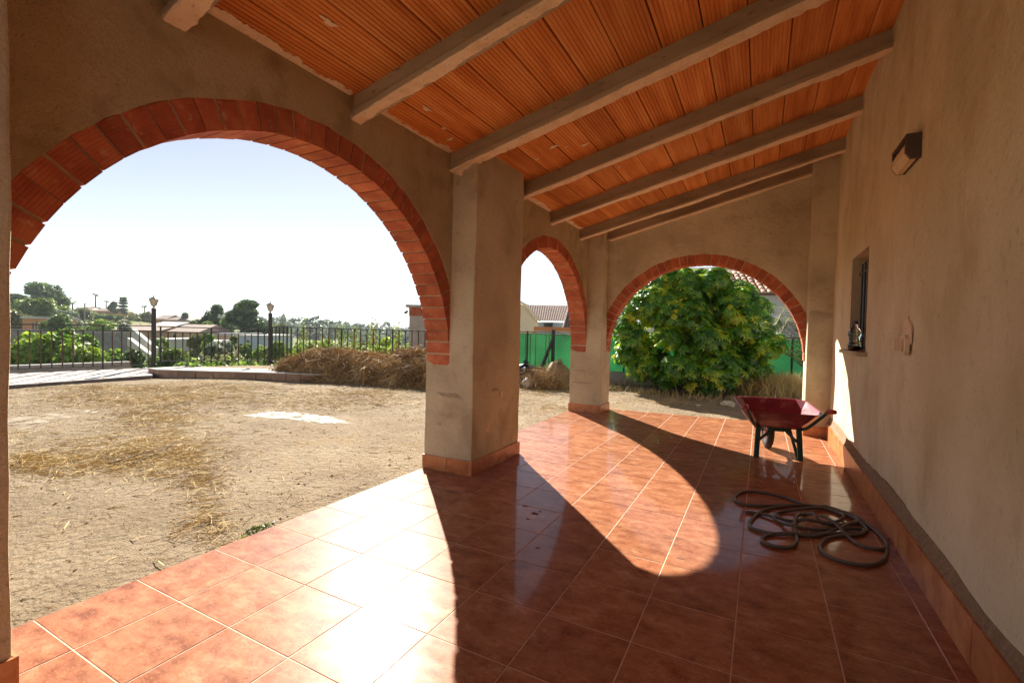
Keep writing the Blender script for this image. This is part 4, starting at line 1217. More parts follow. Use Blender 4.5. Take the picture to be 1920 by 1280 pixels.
# ------------------------------------------------------------------ foliage
def leaf_cloud(lumps, n_, size, aspect=1.8, droop=0.0, shell=.55, up=.4, jitter=.35):
    """lumps: (cx,cy,cz,rx,ry,rz). Returns verts, faces of folded leaves spread through the crown."""
    L_ = np.array(lumps, float)
    wgt = (L_[:, 3] * L_[:, 4] * L_[:, 5]) ** (2 / 3); wgt /= wgt.sum()
    idx = RNG.choice(len(L_), n_, p=wgt)
    d = RNG.normal(0, 1, (n_, 3)); d /= np.linalg.norm(d, axis=1, keepdims=True)
    rad = (shell + (1 - shell) * RNG.random(n_) ** .6) * (1 + RNG.normal(0, .06, n_))
    p_ = L_[idx, :3] + d * L_[idx, 3:6] * rad[:, None]
    nrm = d + RNG.normal(0, jitter + .3, (n_, 3)); nrm[:, 2] += up; nrm /= np.linalg.norm(nrm, axis=1, keepdims=True)
    t = np.cross(nrm, RNG.normal(0, 1, (n_, 3))); t /= np.linalg.norm(t, axis=1, keepdims=True)
    t[:, 2] -= droop; t /= np.linalg.norm(t, axis=1, keepdims=True)
    b = np.cross(nrm, t)
    s_ = size * (0.6 + .8 * RNG.random((n_, 1)))
    V_ = np.stack([p_ - t * s_ * aspect / 2, p_ + b * s_ / 2 + nrm * s_ * .12, p_ + t * s_ * aspect / 2, p_ - b * s_ / 2 + nrm * s_ * .12], 1).reshape(-1, 3)
    i = np.arange(n_)[:, None] * 4
    F_ = np.concatenate([i + np.array([[0, 1, 2]]), i + np.array([[0, 2, 3]])], 0)
    return V_, F_

def tree(name, label, cat, base, h, w, lm, n_=2200, size=.25, kind='round', group=None, trunk=.28, seed=0, trunk_r=None):
    rg = random.Random(seed)
    base = np.array(base, float)
    root = empty(name, base, label, cat, group)
    th = h * trunk
    lumps = []
    if kind == 'round':
        for k in range(13):
            a = rg.uniform(0, 6.28); q = rg.random()
            r_ = w / 2 * .62 * math.sqrt(rg.random())
            zz = th + (h - th) * (.22 + .58 * q)
            s_ = w * rg.uniform(.16, .27)
            lumps.append((base[0] + r_ * math.cos(a), base[1] + r_ * math.sin(a), base[2] + zz, s_, s_, min(s_ * .85, (h - th) * .3)))
    elif kind == 'pine':
        for k in range(16):
            q = (k + rg.random()) / 16
            prof = math.sin((.12 + .80 * q) * math.pi) ** .7
            a = rg.uniform(0, 6.28); r_ = w / 2 * prof * rg.uniform(.25, .75)
            s_ = w * rg.uniform(.14, .24) * (.6 + .5 * prof)
            lumps.append((base[0] + r_ * math.cos(a), base[1] + r_ * math.sin(a), base[2] + th + (h - th) * (.08 + .86 * q), s_, s_, s_ * .55))
    elif kind == 'low':
        for k in range(15):
            a = rg.uniform(0, 6.28); r_ = w / 2 * .75 * math.sqrt(rg.random()); s_ = w * rg.uniform(.13, .22)
            zz = h * rg.uniform(.35, .84) * (1 - .22 * (r_ / (w / 2)) ** 2)
            lumps.append((base[0] + r_ * math.cos(a), base[1] + r_ * math.sin(a), base[2] + zz, s_, s_, min(s_, h * .26)))
    zm = max(l[2] + l[5] * .93 for l in lumps) - base[2]
    xm = np.mean([math.hypot(l[0] - base[0], l[1] - base[1]) + l[3] for l in lumps if l[3]]); xq = max(math.hypot(l[0] - base[0], l[1] - base[1]) + l[3] * .9 for l in lumps)
    kx = (w / 2) / xq
    lumps = [(base[0] + (l[0] - base[0]) * kx, base[1] + (l[1] - base[1]) * kx, base[2] + (l[2] - base[2]) * h / zm, l[3] * max(kx, .9), l[4] * max(kx, .9), l[5] * h / zm) for l in lumps]
    V_, F_ = leaf_cloud(lumps, n_, size, aspect=2.6 if kind == 'pine' else 1.8)
    mk("crown", V_, F_, lm, root)
    tb = MB()
    tr = trunk_r or w * .035
    ph = [base + [0, 0, -.4], base + [w * .01, 0, th * .5], base + [-w * .015, w * .01, th], base + [0, 0, h * .75]]
    tb.tube(smooth_path(ph, 4), [tr * (1 - .8 * k / 12) for k in range(13)], 7)
    for l in lumps[::2]:
        a_ = base + [0, 0, min(th + (h - th) * .25, max(.1, l[2] - base[2] - l[5]))]
        tb.tube(smooth_path([a_, (a_ + np.array(l[:3])) / 2 + [0, 0, -.03 * h], l[:3]], 3), [tr * .45 * (1 - .7 * k / 6) for k in range(7)], 5)
    tb.build("trunk", m_bark, root)
    return root

def gz_at(p_): return float(terrain(np.array(p_[0]), np.array(p_[1])))
def pl(px, ytop, wpx, depth):
    """base point on the terrain, height and width for something whose top shows at px, ytop"""
    q = at(px, ytop, depth)
    b = np.array([q[0], q[1], gz_at(q)])
    return b, q[2] - b[2], wpx / FPX * depth

# bright shrubs just below the fence
SH = [(40, 652, 95, 22.5, LM_BRIGHT, "broad yellow-green shrub behind the fence by the near pillar", 3200), (108, 617, 95, 23.5, LM_BRIGHT, "tallest bright green shrub behind the terrace fence", 4200), (165, 640, 85, 23, LM_BRIGHT, "bright green shrub behind the middle scroll of the terrace fence", 3000),
      (222, 655, 70, 23, LM_DARK, "dark green shrub beside the white sloping parapet", 2000), (318, 652, 55, 24, LM_LIME, "small light green shrub right behind the first lantern post", 1600), (358, 654, 75, 25, LM_OLIVE, "dull olive shrub in front of the pale blue house", 2200),
      (402, 640, 50, 27, LM_GREY, "rounded grey-green shrub behind the fence panel between lanterns", 1800), (430, 660, 70, 25, LM_OLIVE, "low olive shrub at the foot of the panel between lanterns", 1800), (480, 650, 60, 24, LM_LIME, "yellow-green shrub beside the second lantern post", 2200),
      (535, 640, 60, 23, LM_LIME, "tall leafy shrub behind the short fence piece", 2200), (600, 636, 80, 26, LM_LIME, "pale green shrub behind the start of the long railing", 2400), (672, 634, 80, 26, LM_OLIVE, "olive shrub behind the middle of the long railing", 2200), (740, 632, 70, 26, LM_BRIGHT, "bright shrub behind the railing next to the block hut", 2400)]
for i, (px, yt, wpx, dp, lm, lab, n_) in enumerate(SH):
    b, h, w = pl(px, yt, wpx, dp)
    tree("shrub", lab, "shrub", b, h, w * 1.45, lm, int(n_ * 1.5), .15, 'low', "shrubs below the fence", .05, seed=40 + i, trunk_r=.05)
# tall weeds poking over the long railing
for i, px in enumerate((570, 640, 665, 700, 745)):
    b, h, w = pl(px, 590 + (i % 3) * 7, 18, 21.5)
    root = empty("tall_weed", b, ["thin seeding weed rising over the railing near its corner", "thin tall weed above the middle of the hay heap", "pair-mate weed with feathery tip just past the heap's middle", "slender weed over the railing between heap and hut", "thin weed rising right beside the block hut"][i], "weed", "tall weeds behind the railing")
    tb = MB()
    for k in range(7):
        t = random.uniform(0, 6.28); e = np.array([math.cos(t) * .25, math.sin(t) * .25, h * random.uniform(.7, 1)])
        tb.tube(smooth_path([b, b + e * [.3, .3, .55], b + e], 3), [.012, .011, .01, .009, .008, .006, .004], 4)
    tb.build("stem", m_straw, root)
    V_, F_ = leaf_cloud([(b[0], b[1], b[2] + h * .55, .28, .28, h * .42)], 160, .07)
    mk("leaves", V_, F_, LM_LIME, root)

TR = [("pine_tree", "big dark umbrella pine on the hill by the near pillar", "pine tree", 90, 530, 62, 110, LM_DARK, 3800, .45, 'round'), ("pine_tree", "lower dark pine left of the big umbrella pine", "pine tree", 36, 552, 50, 115, LM_DARK, 2200, .45, 'round'),
      ("broadleaf_tree", "large lime green tree below the umbrella pine", "tree", 62, 557, 66, 80, LM_LIME, 3600, .32, 'round'), ("broadleaf_tree", "smaller lime green tree to the side of the large one", "tree", 110, 572, 44, 82, LM_LIME, 2000, .32, 'round'),
      ("broadleaf_tree", "leafy green tree in front of the red brick porch house", "tree", 28, 578, 52, 60, LM_OLIVE, 2600, .26, 'round'), ("broadleaf_tree", "dense dark round tree behind the grey block wall", "tree", 106, 588, 62, 52, LM_DARK, 3200, .22, 'round'),
      ("broadleaf_tree", "grey-green round tree between dark tree and hill houses", "tree", 124, 580, 46, 75, LM_GREY, 1800, .3, 'round'), ("broadleaf_tree", "olive tree before the orange hill house", "tree", 158, 579, 38, 100, LM_OLIVE, 1400, .35, 'round'),
      ("broadleaf_tree", "small dark tree beside the orange hill house", "tree", 212, 566, 18, 150, LM_DARK, 900, .5, 'round'), ("broadleaf_tree", "lime hedge-like tree above the grey wall", "tree", 190, 598, 70, 70, LM_BRIGHT, 2000, .26, 'low'),
      ("broadleaf_tree", "dark low tree belt piece under the orange house", "tree", 205, 590, 50, 120, LM_DARK, 1300, .45, 'low'), ("broadleaf_tree", "green tree on the skyline before the first lantern", "tree", 262, 584, 46, 140, LM_OLIVE, 1400, .5, 'low'),
      ("broadleaf_tree", "small round dark tree between hill roofs", "tree", 349, 587, 18, 130, LM_DARK, 900, .42, 'round'), ("pine_tree", "smaller of the two dark pines between the lantern posts", "pine tree", 394, 570, 50, 72, LM_DARK, 3400, .28, 'round'),
      ("pine_tree", "larger dark pine beside the second lantern post", "pine tree", 463, 562, 84, 66, LM_DARK, 6500, .26, 'pine'), ("broadleaf_tree", "green tree at the foot of the two pines", "tree", 410, 600, 50, 62, LM_LIME, 1800, .24, 'low'),
      ("broadleaf_tree", "olive tree between the tan roofs and the pines", "tree", 368, 600, 34, 80, LM_OLIVE, 1200, .3, 'round'), ("broadleaf_tree", "small yellow-green tree before the white houses", "tree", 388, 624, 24, 36, LM_BRIGHT, 1200, .15, 'round'), ("broadleaf_tree", "dark little tree before the far white house", "tree", 438, 629, 14, 40, LM_DARK, 800, .14, 'round'),
      ("broadleaf_tree", "leafy lime tree screening the white house by the first lantern", "tree", 304, 632, 34, 38, LM_LIME, 1500, .16, 'low'), ("broadleaf_tree", "olive tree overlapping the stair parapet's top", "tree", 252, 622, 42, 42, LM_OLIVE, 1600, .18, 'round'),
      ("broadleaf_tree", "round green tree over the pale blue house's corner", "tree", 372, 628, 36, 42, LM_OLIVE, 1600, .17, 'round'), ("broadleaf_tree", "bushy lime tree hiding the bluish house's foot", "tree", 462, 644, 44, 38, LM_LIME, 1600, .16, 'low'),
      ("broadleaf_tree", "grey-green tree before the long brown outbuilding", "tree", 232, 606, 36, 52, LM_GREY, 1500, .2, 'round'),
      ("broadleaf_tree", "low green tree right of the big pine", "tree", 525, 606, 40, 110, LM_OLIVE, 1200, .4, 'low')]
for i, (nm, lab, cat, px, yt, wpx, dp, lm, n_, sz, kd) in enumerate(TR):
    b, h, w = pl(px, yt, wpx, dp)
    tree(nm, lab, cat, b, max(h, 1.5), w, lm, n_, sz, kd, "trees on the hillside", .18 if kd != 'low' else .05, seed=i + 3)
# palms and a tiered conifer on the skyline
def palm(px, yt, dp, label, cr=1.6, group="slender palms on the skyline"):
    b, h, w = pl(px, yt, 10, dp)
    root = empty("palm_tree", b, label, "palm tree", group)
    MB().tube([b, b + [.1, 0, h * .5], b + [0, 0, h]], [.28, .2, .16], 7).build("trunk", m_bark, root)
    for k in range(12):
        a = 2 * math.pi * k / 12 + random.uniform(-.2, .2); up = random.uniform(-.3, .6)
        d = np.array([math.cos(a), math.sin(a), up]); c = b + [0, 0, h]
        q = [c, c + d * cr * .5 + [0, 0, .15], c + d * cr + [0, 0, -.35]]
        sdv = np.cross(d, [0, 0, 1.]); sdv /= np.linalg.norm(sdv)
        mk("frond", [q[0], q[1] + sdv * .3, q[2], q[1] - sdv * .3, q[1] + [0, 0, .12]], [(0, 1, 4), (1, 2, 4), (2, 3, 4), (3, 0, 4)], LM_DARK, root)
palm(179, 553, 160, "tallest slender palm on the skyline above the orange house")
palm(199, 567, 165, "short palm between orange house and small dark tree")
palm(128, 560, 140, "double-headed palm beside the big umbrella pine", 1.5)
palm(136, 568, 141, "lower palm head beside the umbrella pine's palm", 1.8)
palm(271, 575, 170, "small far palm just before the first lantern post", 1.3)
b, h, w = pl(231, 558, 12, 155)
nf = empty("tiered_conifer", b, "thin tiered conifer standing alone on the skyline", "conifer")
MB().tube([b, b + [0, 0, h]], [.3, .05], 6).build("trunk", m_bark, nf)
V_, F_ = leaf_cloud([(b[0], b[1], b[2] + h * q, 1.7 * (1.05 - q * .5), 1.7 * (1.05 - q * .5), .25) for q in (.3, .45, .6, .74, .86, .98)], 900, .5, shell=.2)
mk("crown", V_, F_, LM_DARK, nf)
b, h, w = pl(159, 568, 3, 62)
up_ = MB().tube([b, b + [0, 0, h]], [.12, .08], 7).build("utility_pole", m_concrete, origin=tuple(b)); tag(up_, "thin concrete pole rising behind the grey block wall", "pole")
# far wood along the horizon
lumps = []
for _ in range(420):
    a = R(random.uniform(-60, -36)); d = random.uniform(220, 1100)
    x, y = CAM[0] + d * math.sin(a), CAM[1] + d * math.cos(a); s_ = random.uniform(3, 7)
    lumps.append((x, y, gz_at((x, y)) + s_ * .5, s_ * 1.3, s_ * 1.3, s_))
V_, F_ = leaf_cloud(lumps, 24000, 2.0)
fw_ = mk("far_wood", V_, F_, LM_FAR); tag(fw_, "hazy green wood spread towards the sea horizon", "wood", kind="stuff")
lumps = []
for _ in range(260):
    a = R(random.uniform(-77, -56)); d = random.uniform(60, 260)
    x, y = CAM[0] + d * math.sin(a), CAM[1] + d * math.cos(a); s_ = random.uniform(.45, 1.1)
    lumps.append((x, y, gz_at((x, y)) + s_ * .3, s_ * 1.6, s_ * 1.6, s_))
V_, F_ = leaf_cloud(lumps, 26000, .5)
un = mk("undergrowth", V_, F_, LM_OLIVE); tag(un, "low scrub covering the hillside between the houses", "undergrowth", kind="stuff")
lumps = []
for _ in range(150):
    a = R(random.uniform(-78, -38)); d = random.uniform(21.5, 34)
    x, y = CAM[0] + d * math.sin(a), CAM[1] + d * math.cos(a); s_ = random.uniform(.35, .7)
    lumps.append((x, y, gz_at((x, y)) + s_ * .4, s_ * 1.4, s_ * 1.4, s_))
V_, F_ = leaf_cloud(lumps, 16000, .16)
un2 = mk("weeds", V_, F_, LM_LIME); tag(un2, "weeds growing on the slope below the fence", "weeds", kind="stuff")

# ------------------------------------------------------------------ houses
def house_obj(label, px0, px1, ytop, dp, deep, wallm, roof='flat', roofm=None, rh=.8, wins=(), group="houses on the hillside", yaw=None, name="house"):
    """front face spans px0..px1 at the given depth; ytop is the eave line"""
    a, b = at(px0, ytop, dp), at(px1, ytop, dp)
    zb = min(gz_at(a), gz_at(b)) - .5
    ze = (a[2] + b[2]) / 2
    d = (b - a) * [1, 1, 0]; w = np.linalg.norm(d); d /= w
    nn = np.array([-d[1], d[0], 0])
    o_ = np.array([a[0], a[1], 0]); base = o_ + d * w / 2 + [0, 0, zb]
    root = empty(name, base, label, "house", group)
    P = lambda u, t, z: o_ + d * u + nn * t + np.array([0, 0, z])
    mk("wall", [P(0, 0, zb), P(w, 0, zb), P(w, deep, zb), P(0, deep, zb), P(0, 0, ze), P(w, 0, ze), P(w, deep, ze), P(0, deep, ze)], [(0, 1, 5, 4), (1, 2, 6, 5), (2, 3, 7, 6), (3, 0, 4, 7), (4, 5, 6, 7)], wallm, root)
    e = .35
    if roof == 'flat':
        mk("roof", [P(-e * .4, -e * .4, ze + .01), P(w + e * .4, -e * .4, ze + .01), P(w + e * .4, deep + e * .4, ze + .01), P(-e * .4, deep + e * .4, ze + .01)] + [P(-e * .4, -e * .4, ze + .25), P(w + e * .4, -e * .4, ze + .25), P(w + e * .4, deep + e * .4, ze + .25), P(-e * .4, deep + e * .4, ze + .25)],
           [(3, 2, 1, 0), (4, 5, 6, 7), (0, 1, 5, 4), (1, 2, 6, 5), (2, 3, 7, 6), (3, 0, 4, 7)], roofm or wallm, root)
    elif roof == 'hip':
        i_ = min(w, deep) * .45
        mk("roof", [P(-e, -e, ze + .02), P(w + e, -e, ze + .02), P(w + e, deep + e, ze + .02), P(-e, deep + e, ze + .02), P(i_, deep / 2, ze + rh), P(w - i_, deep / 2, ze + rh)],
           [(0, 1, 5, 4), (1, 2, 5), (2, 3, 4, 5), (3, 0, 4), (3, 2, 1, 0)], roofm, root)
    elif roof == 'gable':
        mk("roof", [P(-e, -e, ze + .02), P(w + e, -e, ze + .02), P(w + e, deep + e, ze + .02), P(-e, deep + e, ze + .02), P(-e, deep / 2, ze + rh), P(w + e, deep / 2, ze + rh)],
           [(0, 1, 5, 4), (2, 3, 4, 5), (1, 2, 5), (3, 0, 4), (3, 2, 1, 0)], roofm, root)
    for (u0, u1, z0, z1) in wins:     # fractions of width, heights below the eave
        fr = MB()
        U0, U1, Z0, Z1 = u0 * w, u1 * w, ze - z0, ze - z1
        mk("window", [P(U0, -.04, Z1), P(U1, -.04, Z1), P(U1, -.04, Z0), P(U0, -.04, Z0), P(U0, .01, Z1), P(U1, .01, Z1), P(U1, .01, Z0), P(U0, .01, Z0)], [(0, 1, 2, 3), (0, 4, 5, 1), (1, 5, 6, 2), (2, 6, 7, 3), (3, 7, 4, 0)], m_white, root)
        wf = root.children[-1] if root.children else root
        wf = [c_ for c_ in bpy.data.objects if c_.parent == root and c_.name.startswith("window")][-1]
        i_ = (U1 - U0) * .1
        mk("pane", [P(U0 + i_, -.05, Z1 + i_), P(U1 - i_, -.05, Z1 + i_), P(U1 - i_, -.05, Z0 - i_), P(U0 + i_, -.05, Z0 - i_)], [(0, 1, 2, 3)], m_darkglass, wf)
    return root
house_obj("red brick house with white porch posts behind the leafy tree", 42, 73, 597, 58, 5, m_orange, 'flat', m_white, wins=[(.62, .72, .5, 1.6), (.82, .9, .3, 1.6)])
house_obj("orange house with hipped roof on the hilltop", 176, 208, 583, 150, 9, m_orange, 'hip', m_roofbrown, 1.6, wins=[(.3, .5, .6, 1.8)])
house_obj("wide tan house half hidden by trees on the hilltop", 132, 172, 581, 156, 9, m_tan, 'hip', m_roofbrown, 1.4, wins=[(.4, .55, .6, 1.8)])
house_obj("brown roofed house between first lantern and small round tree", 311, 353, 600, 128, 8, m_tan, 'hip', m_roofbrown, 1.5, wins=[(.3, .42, .4, 1.3), (.6, .72, .4, 1.3)])
house_obj("small tan house right behind the first lantern's glass", 293, 311, 598, 135, 7, m_orange, 'gable', m_roofbrown, 1.3, wins=[(.4, .6, .4, 1.2)])
house_obj("grey roofed low house behind the first lantern post", 276, 322, 612, 75, 8, m_tan, 'gable', m_roofgrey, .8, wins=[(.6, .75, .4, 1.2)])
house_obj("long brown roofed outbuilding above the grey block wall", 218, 300, 619, 62, 6, m_tan, 'gable', m_roofbrown, .7, wins=[(.55, .65, .5, 1.3)])
house_obj("tan flat house behind the pale blue house", 322, 372, 622, 56, 6, m_tan, 'gable', m_roofbrown, .9, wins=[(.05, .15, .3, .8)])
house_obj("pale blue flat house in the middle of the lantern panel", 318, 368, 644, 47, 6, m_bluewhite, 'flat', m_white, wins=[(.36, .62, .45, .8), (.82, .93, .1, .35)])
house_obj("white house close behind the first lantern post", 284, 316, 640, 44, 5, m_white, 'flat', m_white, wins=[(.5, .7, .5, 1.0)])
house_obj("pale house with white cornice behind small yellow-green tree", 396, 442, 628, 58, 6, m_tan, 'flat', m_white, wins=[(.25, .35, .5, 1.2), (.6, .7, .5, 1.2)])
house_obj("bluish white house beside the second lantern post", 446, 500, 632, 50, 6, m_bluewhite, 'flat', m_white, wins=[(.06, .18, .7, 1.4), (.3, .42, .3, .6)])
# grey block wall with its blocks
ga, gb = at(-15, 617, 36), at(238, 622, 34)
bwall = empty("block_wall", (ga + gb) / 2 * [1, 1, 0] + [0, 0, -3.5], "long grey concrete block wall behind the bright shrubs", "wall")
d = (gb - ga) * [1, 1, 0]; ln = np.linalg.norm(d); d /= ln; nn = np.array([d[1], -d[0], 0])
if nn @ (CAM - ga) < 0: nn = -nn
ztp = (ga[2] + gb[2]) / 2
o_ = ga * [1, 1, 0]
mk("core", [o_ + [0, 0, -4], o_ + d * ln + [0, 0, -4], o_ + d * ln - nn * .2 + [0, 0, -4], o_ - nn * .2 + [0, 0, -4]] + [o_ + [0, 0, ztp], o_ + d * ln + [0, 0, ztp], o_ + d * ln - nn * .2 + [0, 0, ztp], o_ - nn * .2 + [0, 0, ztp]], [(4, 5, 6, 7), (0, 1, 5, 4), (1, 2, 6, 5), (2, 3, 7, 6), (3, 0, 4, 7)], m_greywall, bwall)
bl, bh = .62, .30
bme = None
for r_ in range(7):
    for k in range(int(ln / bl)):
        u = (k + (.5 if r_ % 2 else 0)) * bl
        c0 = o_ + d * (u + bl / 2) + nn * .006 + [0, 0, ztp - .04 - (r_ + .5) * bh]
        if bme is None:
            hw, hh = d * (bl / 2 - .012), np.array([0, 0, bh / 2 - .012])
            q = [-hw - hh, hw - hh, hw + hh, -hw + hh]
            bme = mesh_data("block", [p_ - nn * .02 for p_ in q] + [p_ + nn * .015 for p_ in q], [(4, 5, 6, 7), (0, 1, 5, 4), (1, 2, 6, 5), (2, 3, 7, 6), (3, 0, 4, 7)], mat("block_face", [(0.20, 0.195, 0.19), (0.31, 0.30, 0.29)], scale=4, rough=.95, rand=9, hsv_rand=.12))
        share("block", bme, bwall, c0)
# white sloping parapet down beside it
pa, pb = at(243, 640, 31), at(284, 672, 28)
par = MB().bar(pa, pb, .25, .5).build("parapet", m_white, origin=tuple(pb)); tag(par, "white sloping stair parapet beyond the terrace fence's end", "parapet")
pa, pb = at(250, 628, 33), at(292, 664, 31)
par = MB().bar(pa, pb, .25, .9).build("parapet", m_white, origin=tuple(pb)); tag(par, "second white sloping parapet just behind the first lantern post", "parapet")

# block hut behind the hay
kb = at(792, 650, 18.0); kz = gz_at(kb)
hut = empty("block_hut", (kb[0], kb[1], kz - .3), "small unfinished concrete block hut with red brick band behind the railing", "hut")
kt = at(764, 571, 18.0); kd = C_R * [1, 1, 0]; kd /= np.linalg.norm(kd); kn = np.array([-kd[1], kd[0], 0])
def hutbox(nm, u0, u1, t0, t1, z0, z1, m_):
    P = lambda u, t, z: kt * [1, 1, 0] + kd * u + kn * t + np.array([0, 0, z])
    mk(nm, [P(u0, t0, z0), P(u1, t0, z0), P(u1, t1, z0), P(u0, t1, z0), P(u0, t0, z1), P(u1, t0, z1), P(u1, t1, z1), P(u0, t1, z1)], [(3, 2, 1, 0), (4, 5, 6, 7), (0, 1, 5, 4), (1, 2, 6, 5), (2, 3, 7, 6), (3, 0, 4, 7)], m_, hut)
zt_ = kt[2]
hutbox("wall", .08, 2.2, 0, 2, kz - 2, zt_ - .42, m_concrete)
for r_ in range(3):
    for k in range(9):
        hutbox("brick", .06 + k * .24 + .004, .06 + (k + 1) * .24 - .004, -.01, .3, zt_ - .42 + r_ * .105 + .003, zt_ - .42 + (r_ + 1) * .105 - .003, m_brick)
hutbox("roof_slab", -.05, 2.3, -.12, 2.1, zt_ - .10, zt_, m_concrete)
MB().tube([at(763, 584, 17.9), at(760, 586, 17.6)], .05, 8).build("pipe_stub", m_iron, hut)

# ------------------------------------------------------------------ neighbours on the right, green screened fence
def line_y(x): return 14.1 + .22 * x
fa, fb = np.array([-6.5, line_y(-6.5), 0]), np.array([7.0, line_y(7.0), 0])
lw2 = MB().bar(fa + [0, 0, -.05], fb + [0, 0, -.05], .22, .72).build("low_wall", m_concrete, origin=((fa + fb) / 2)); tag(lw2, "low stained concrete wall under the green screened fence", "wall")
gf = empty("screen_fence", (fa + fb) / 2 + [0, 0, .3], "green netting screen fence on dark posts behind the bush", "fence")
m_net = leaf_mat("green_net", [(0.006, 0.075, 0.024), (0.011, 0.115, 0.036), (0.020, 0.165, 0.052)], 1.2, .5, .0, .5, .03)
fd = (fb - fa) / np.linalg.norm(fb - fa); fn = np.array([fd[1], -fd[0], 0]); fl_ = np.linalg.norm(fb - fa)
npan = 9
for k in range(npan):
    v, f = [], []
    for i in range(13):
        for j in range(5):
            u = (k + i / 12) * fl_ / npan
            v.append(fa + fd * u + fn * (.03 * math.sin(i * 1.3 + k) * math.sin(j)) + np.array([0, 0, .30 + 1.12 * j / 4 + (.02 * math.sin(i * 2 + k) if j == 4 else 0)]))
    for i in range(12):
        for j in range(4): f.append((i * 5 + j, (i + 1) * 5 + j, (i + 1) * 5 + j + 1, i * 5 + j + 1))
    mk("netting", v, f, m_net, gf, smooth=True)
for k in range(npan * 1 + 1):
    p_ = fa + fd * (k * fl_ / npan) + fn * .05
    MB().tube([p_ + [0, 0, .25], p_ + [0, 0, 1.5]], .03, 6).build("post", m_iron, gf)
# chain-link wires in front of the net
for sgn in (-1, 1):
    cw = MB()
    k = -1.2
    while k < fl_:
        u0, u1 = (k, k + 1.12) if sgn > 0 else (k + 1.12, k)
        cw.bar(fa + fd * min(max(u0, 0), fl_) + fn * .062 + [0, 0, .3], fa + fd * min(max(u1, 0), fl_) + fn * .062 + [0, 0, 1.42], .006, .006)
        k += .11
    w_o = cw.build("chain_link", m_silver if False else m_greywall, gf)
MB().bar(fa + fn * .06 + [0, 0, 1.47], fb + fn * .06 + [0, 0, 1.47], .025, .025).build("top_rail", m_iron, gf)
# dark post with leaning brace and a rust-coloured beam
pb_ = at(1037, 650, 14.0); pz = gz_at(pb_)
prop = empty("braced_post", (pb_[0], pb_[1], pz), "dark steel post with leaning brace before the green netting", "post")
MB().bar((pb_[0], pb_[1], pz), (pb_[0], pb_[1], at(1037, 618, 14)[2]), .08, .08, (0, 1, 0)).build("post", m_iron, prop)
q = at(1003, 695, 13.6); MB().bar((pb_[0], pb_[1], at(1037, 634, 14)[2]), (q[0], q[1], gz_at(q)), .07, .07).build("brace", m_iron, prop)
for px in (985, 994, 1004, 1023, 1029):
    q = at(px, 660, 13.8); MB().tube([(q[0], q[1], gz_at(q)), (q[0], q[1], at(px, 627, 13.8)[2])], .011, 5).build("rod", m_rust, prop)
MB().bar(at(978, 625, 13.8), at(1066, 628, 13.8), .02, .02).build("wire_rail", m_rust, prop)
pgl = MB().bar(at(1000, 616, 22), at(1075, 618, 22), .22, .2).build("timber_beam", flat("rust_timber", (.48, .21, .08), .8), origin=tuple(at(1037, 617, 22) * [1, 1, 0])); tag(pgl, "rust-orange horizontal timber beam above the green netting", "beam")
for px in (1003, 1072):
    q = at(px, 617, 22); MB().bar((q[0], q[1], gz_at(q)), q - [0, 0, .1], .15, .15, (0, 1, 0)).build("support", m_tan, pgl)
# cream gabled house and the brown tiled house behind
def gable_house(label, corner_px, dp, pts_front, wallm):
    pass
q0 = at(940, 640, 27); ch = empty("house", (q0[0], q0[1], gz_at(q0)), "cream rendered house with sloping gable edge behind the central pillar", "house", "neighbouring houses")
g0 = [at(900, 640, 27), at(1008, 640, 27), at(1009, 604, 27), at(988, 577, 27), at(960, 560, 27), at(900, 600, 27)]
back = C_F * [1, 1, 0] * 6 + C_R * [1, 1, 0] * (-1.5)
zb = gz_at(q0) - .3
g0[0][2] = g0[1][2] = zb
n_ = 6
mk("wall", g0 + [p_ + back for p_ in g0], [tuple(range(n_)), tuple(range(2 * n_ - 1, n_ - 1, -1))] + [(k, n_ + k, n_ + (k + 1) % n_, (k + 1) % n_) for k in range(n_)], m_cream, ch)
for a_, b_ in ((2, 3), (3, 4)):
    MB().bar(g0[a_] + C_R * .1 - C_F * .12 + [0, 0, .06], g0[b_] - C_F * .12 + [0, 0, .06], .3, .12).build("verge", m_cream, ch)
ra, rb_ = at(985, 602, 38), at(1085, 604, 38)
th_ = empty("house", (ra + rb_) / 2 * [1, 1, 0] + [0, 0, -.1], "pale blue house with ribbed brown tile roof beyond the green netting", "house", "neighbouring houses")
up_v = (C_F * [1, 1, 0]) * 3.2 + np.array([0, 0, 1.45])
zb = -.3
dd_ = C_F * [1, 1, 0] * .35
wa, wb_ = ra + dd_ - C_R * [1, 1, 0] * 1.5, rb_ + dd_ + C_R * [1, 1, 0] * 1.5
bk = C_F * [1, 1, 0] * 5
mk("wall", [wa * [1, 1, 0] + [0, 0, zb], wb_ * [1, 1, 0] + [0, 0, zb], wb_ + [0, 0, -.05], wa + [0, 0, -.05], wa * [1, 1, 0] + [0, 0, zb] + bk, wb_ * [1, 1, 0] + [0, 0, zb] + bk, wb_ + [0, 0, -.05] + bk, wa + [0, 0, -.05] + bk], [(0, 1, 2, 3), (1, 5, 6, 2), (5, 4, 7, 6), (4, 0, 3, 7)], m_bluewhite, th_)
rv, rf = [], []
a0, a1 = ra - C_R * [1, 1, 0] * 2.0, rb_ + C_R * [1, 1, 0] * 2.0
nr_ = 56
prof_n = nr_ * 4
for i in range(prof_n + 1):
    t = i / prof_n; p_ = a0 + (a1 - a0) * t; hgt = .09 * abs(math.sin(math.pi * t * nr_))
    rv += [p_ + [0, 0, hgt], p_ + up_v + [0, 0, hgt]]
for i in range(prof_n): rf.append((i * 2, i * 2 + 2, i * 2 + 3, i * 2 + 1))
mk("roof", rv, rf, flat("dark_tiles", (.20, .115, .085), .85, var=.3, scale=3), th_)
wq = at(1028, 612, 37.9)
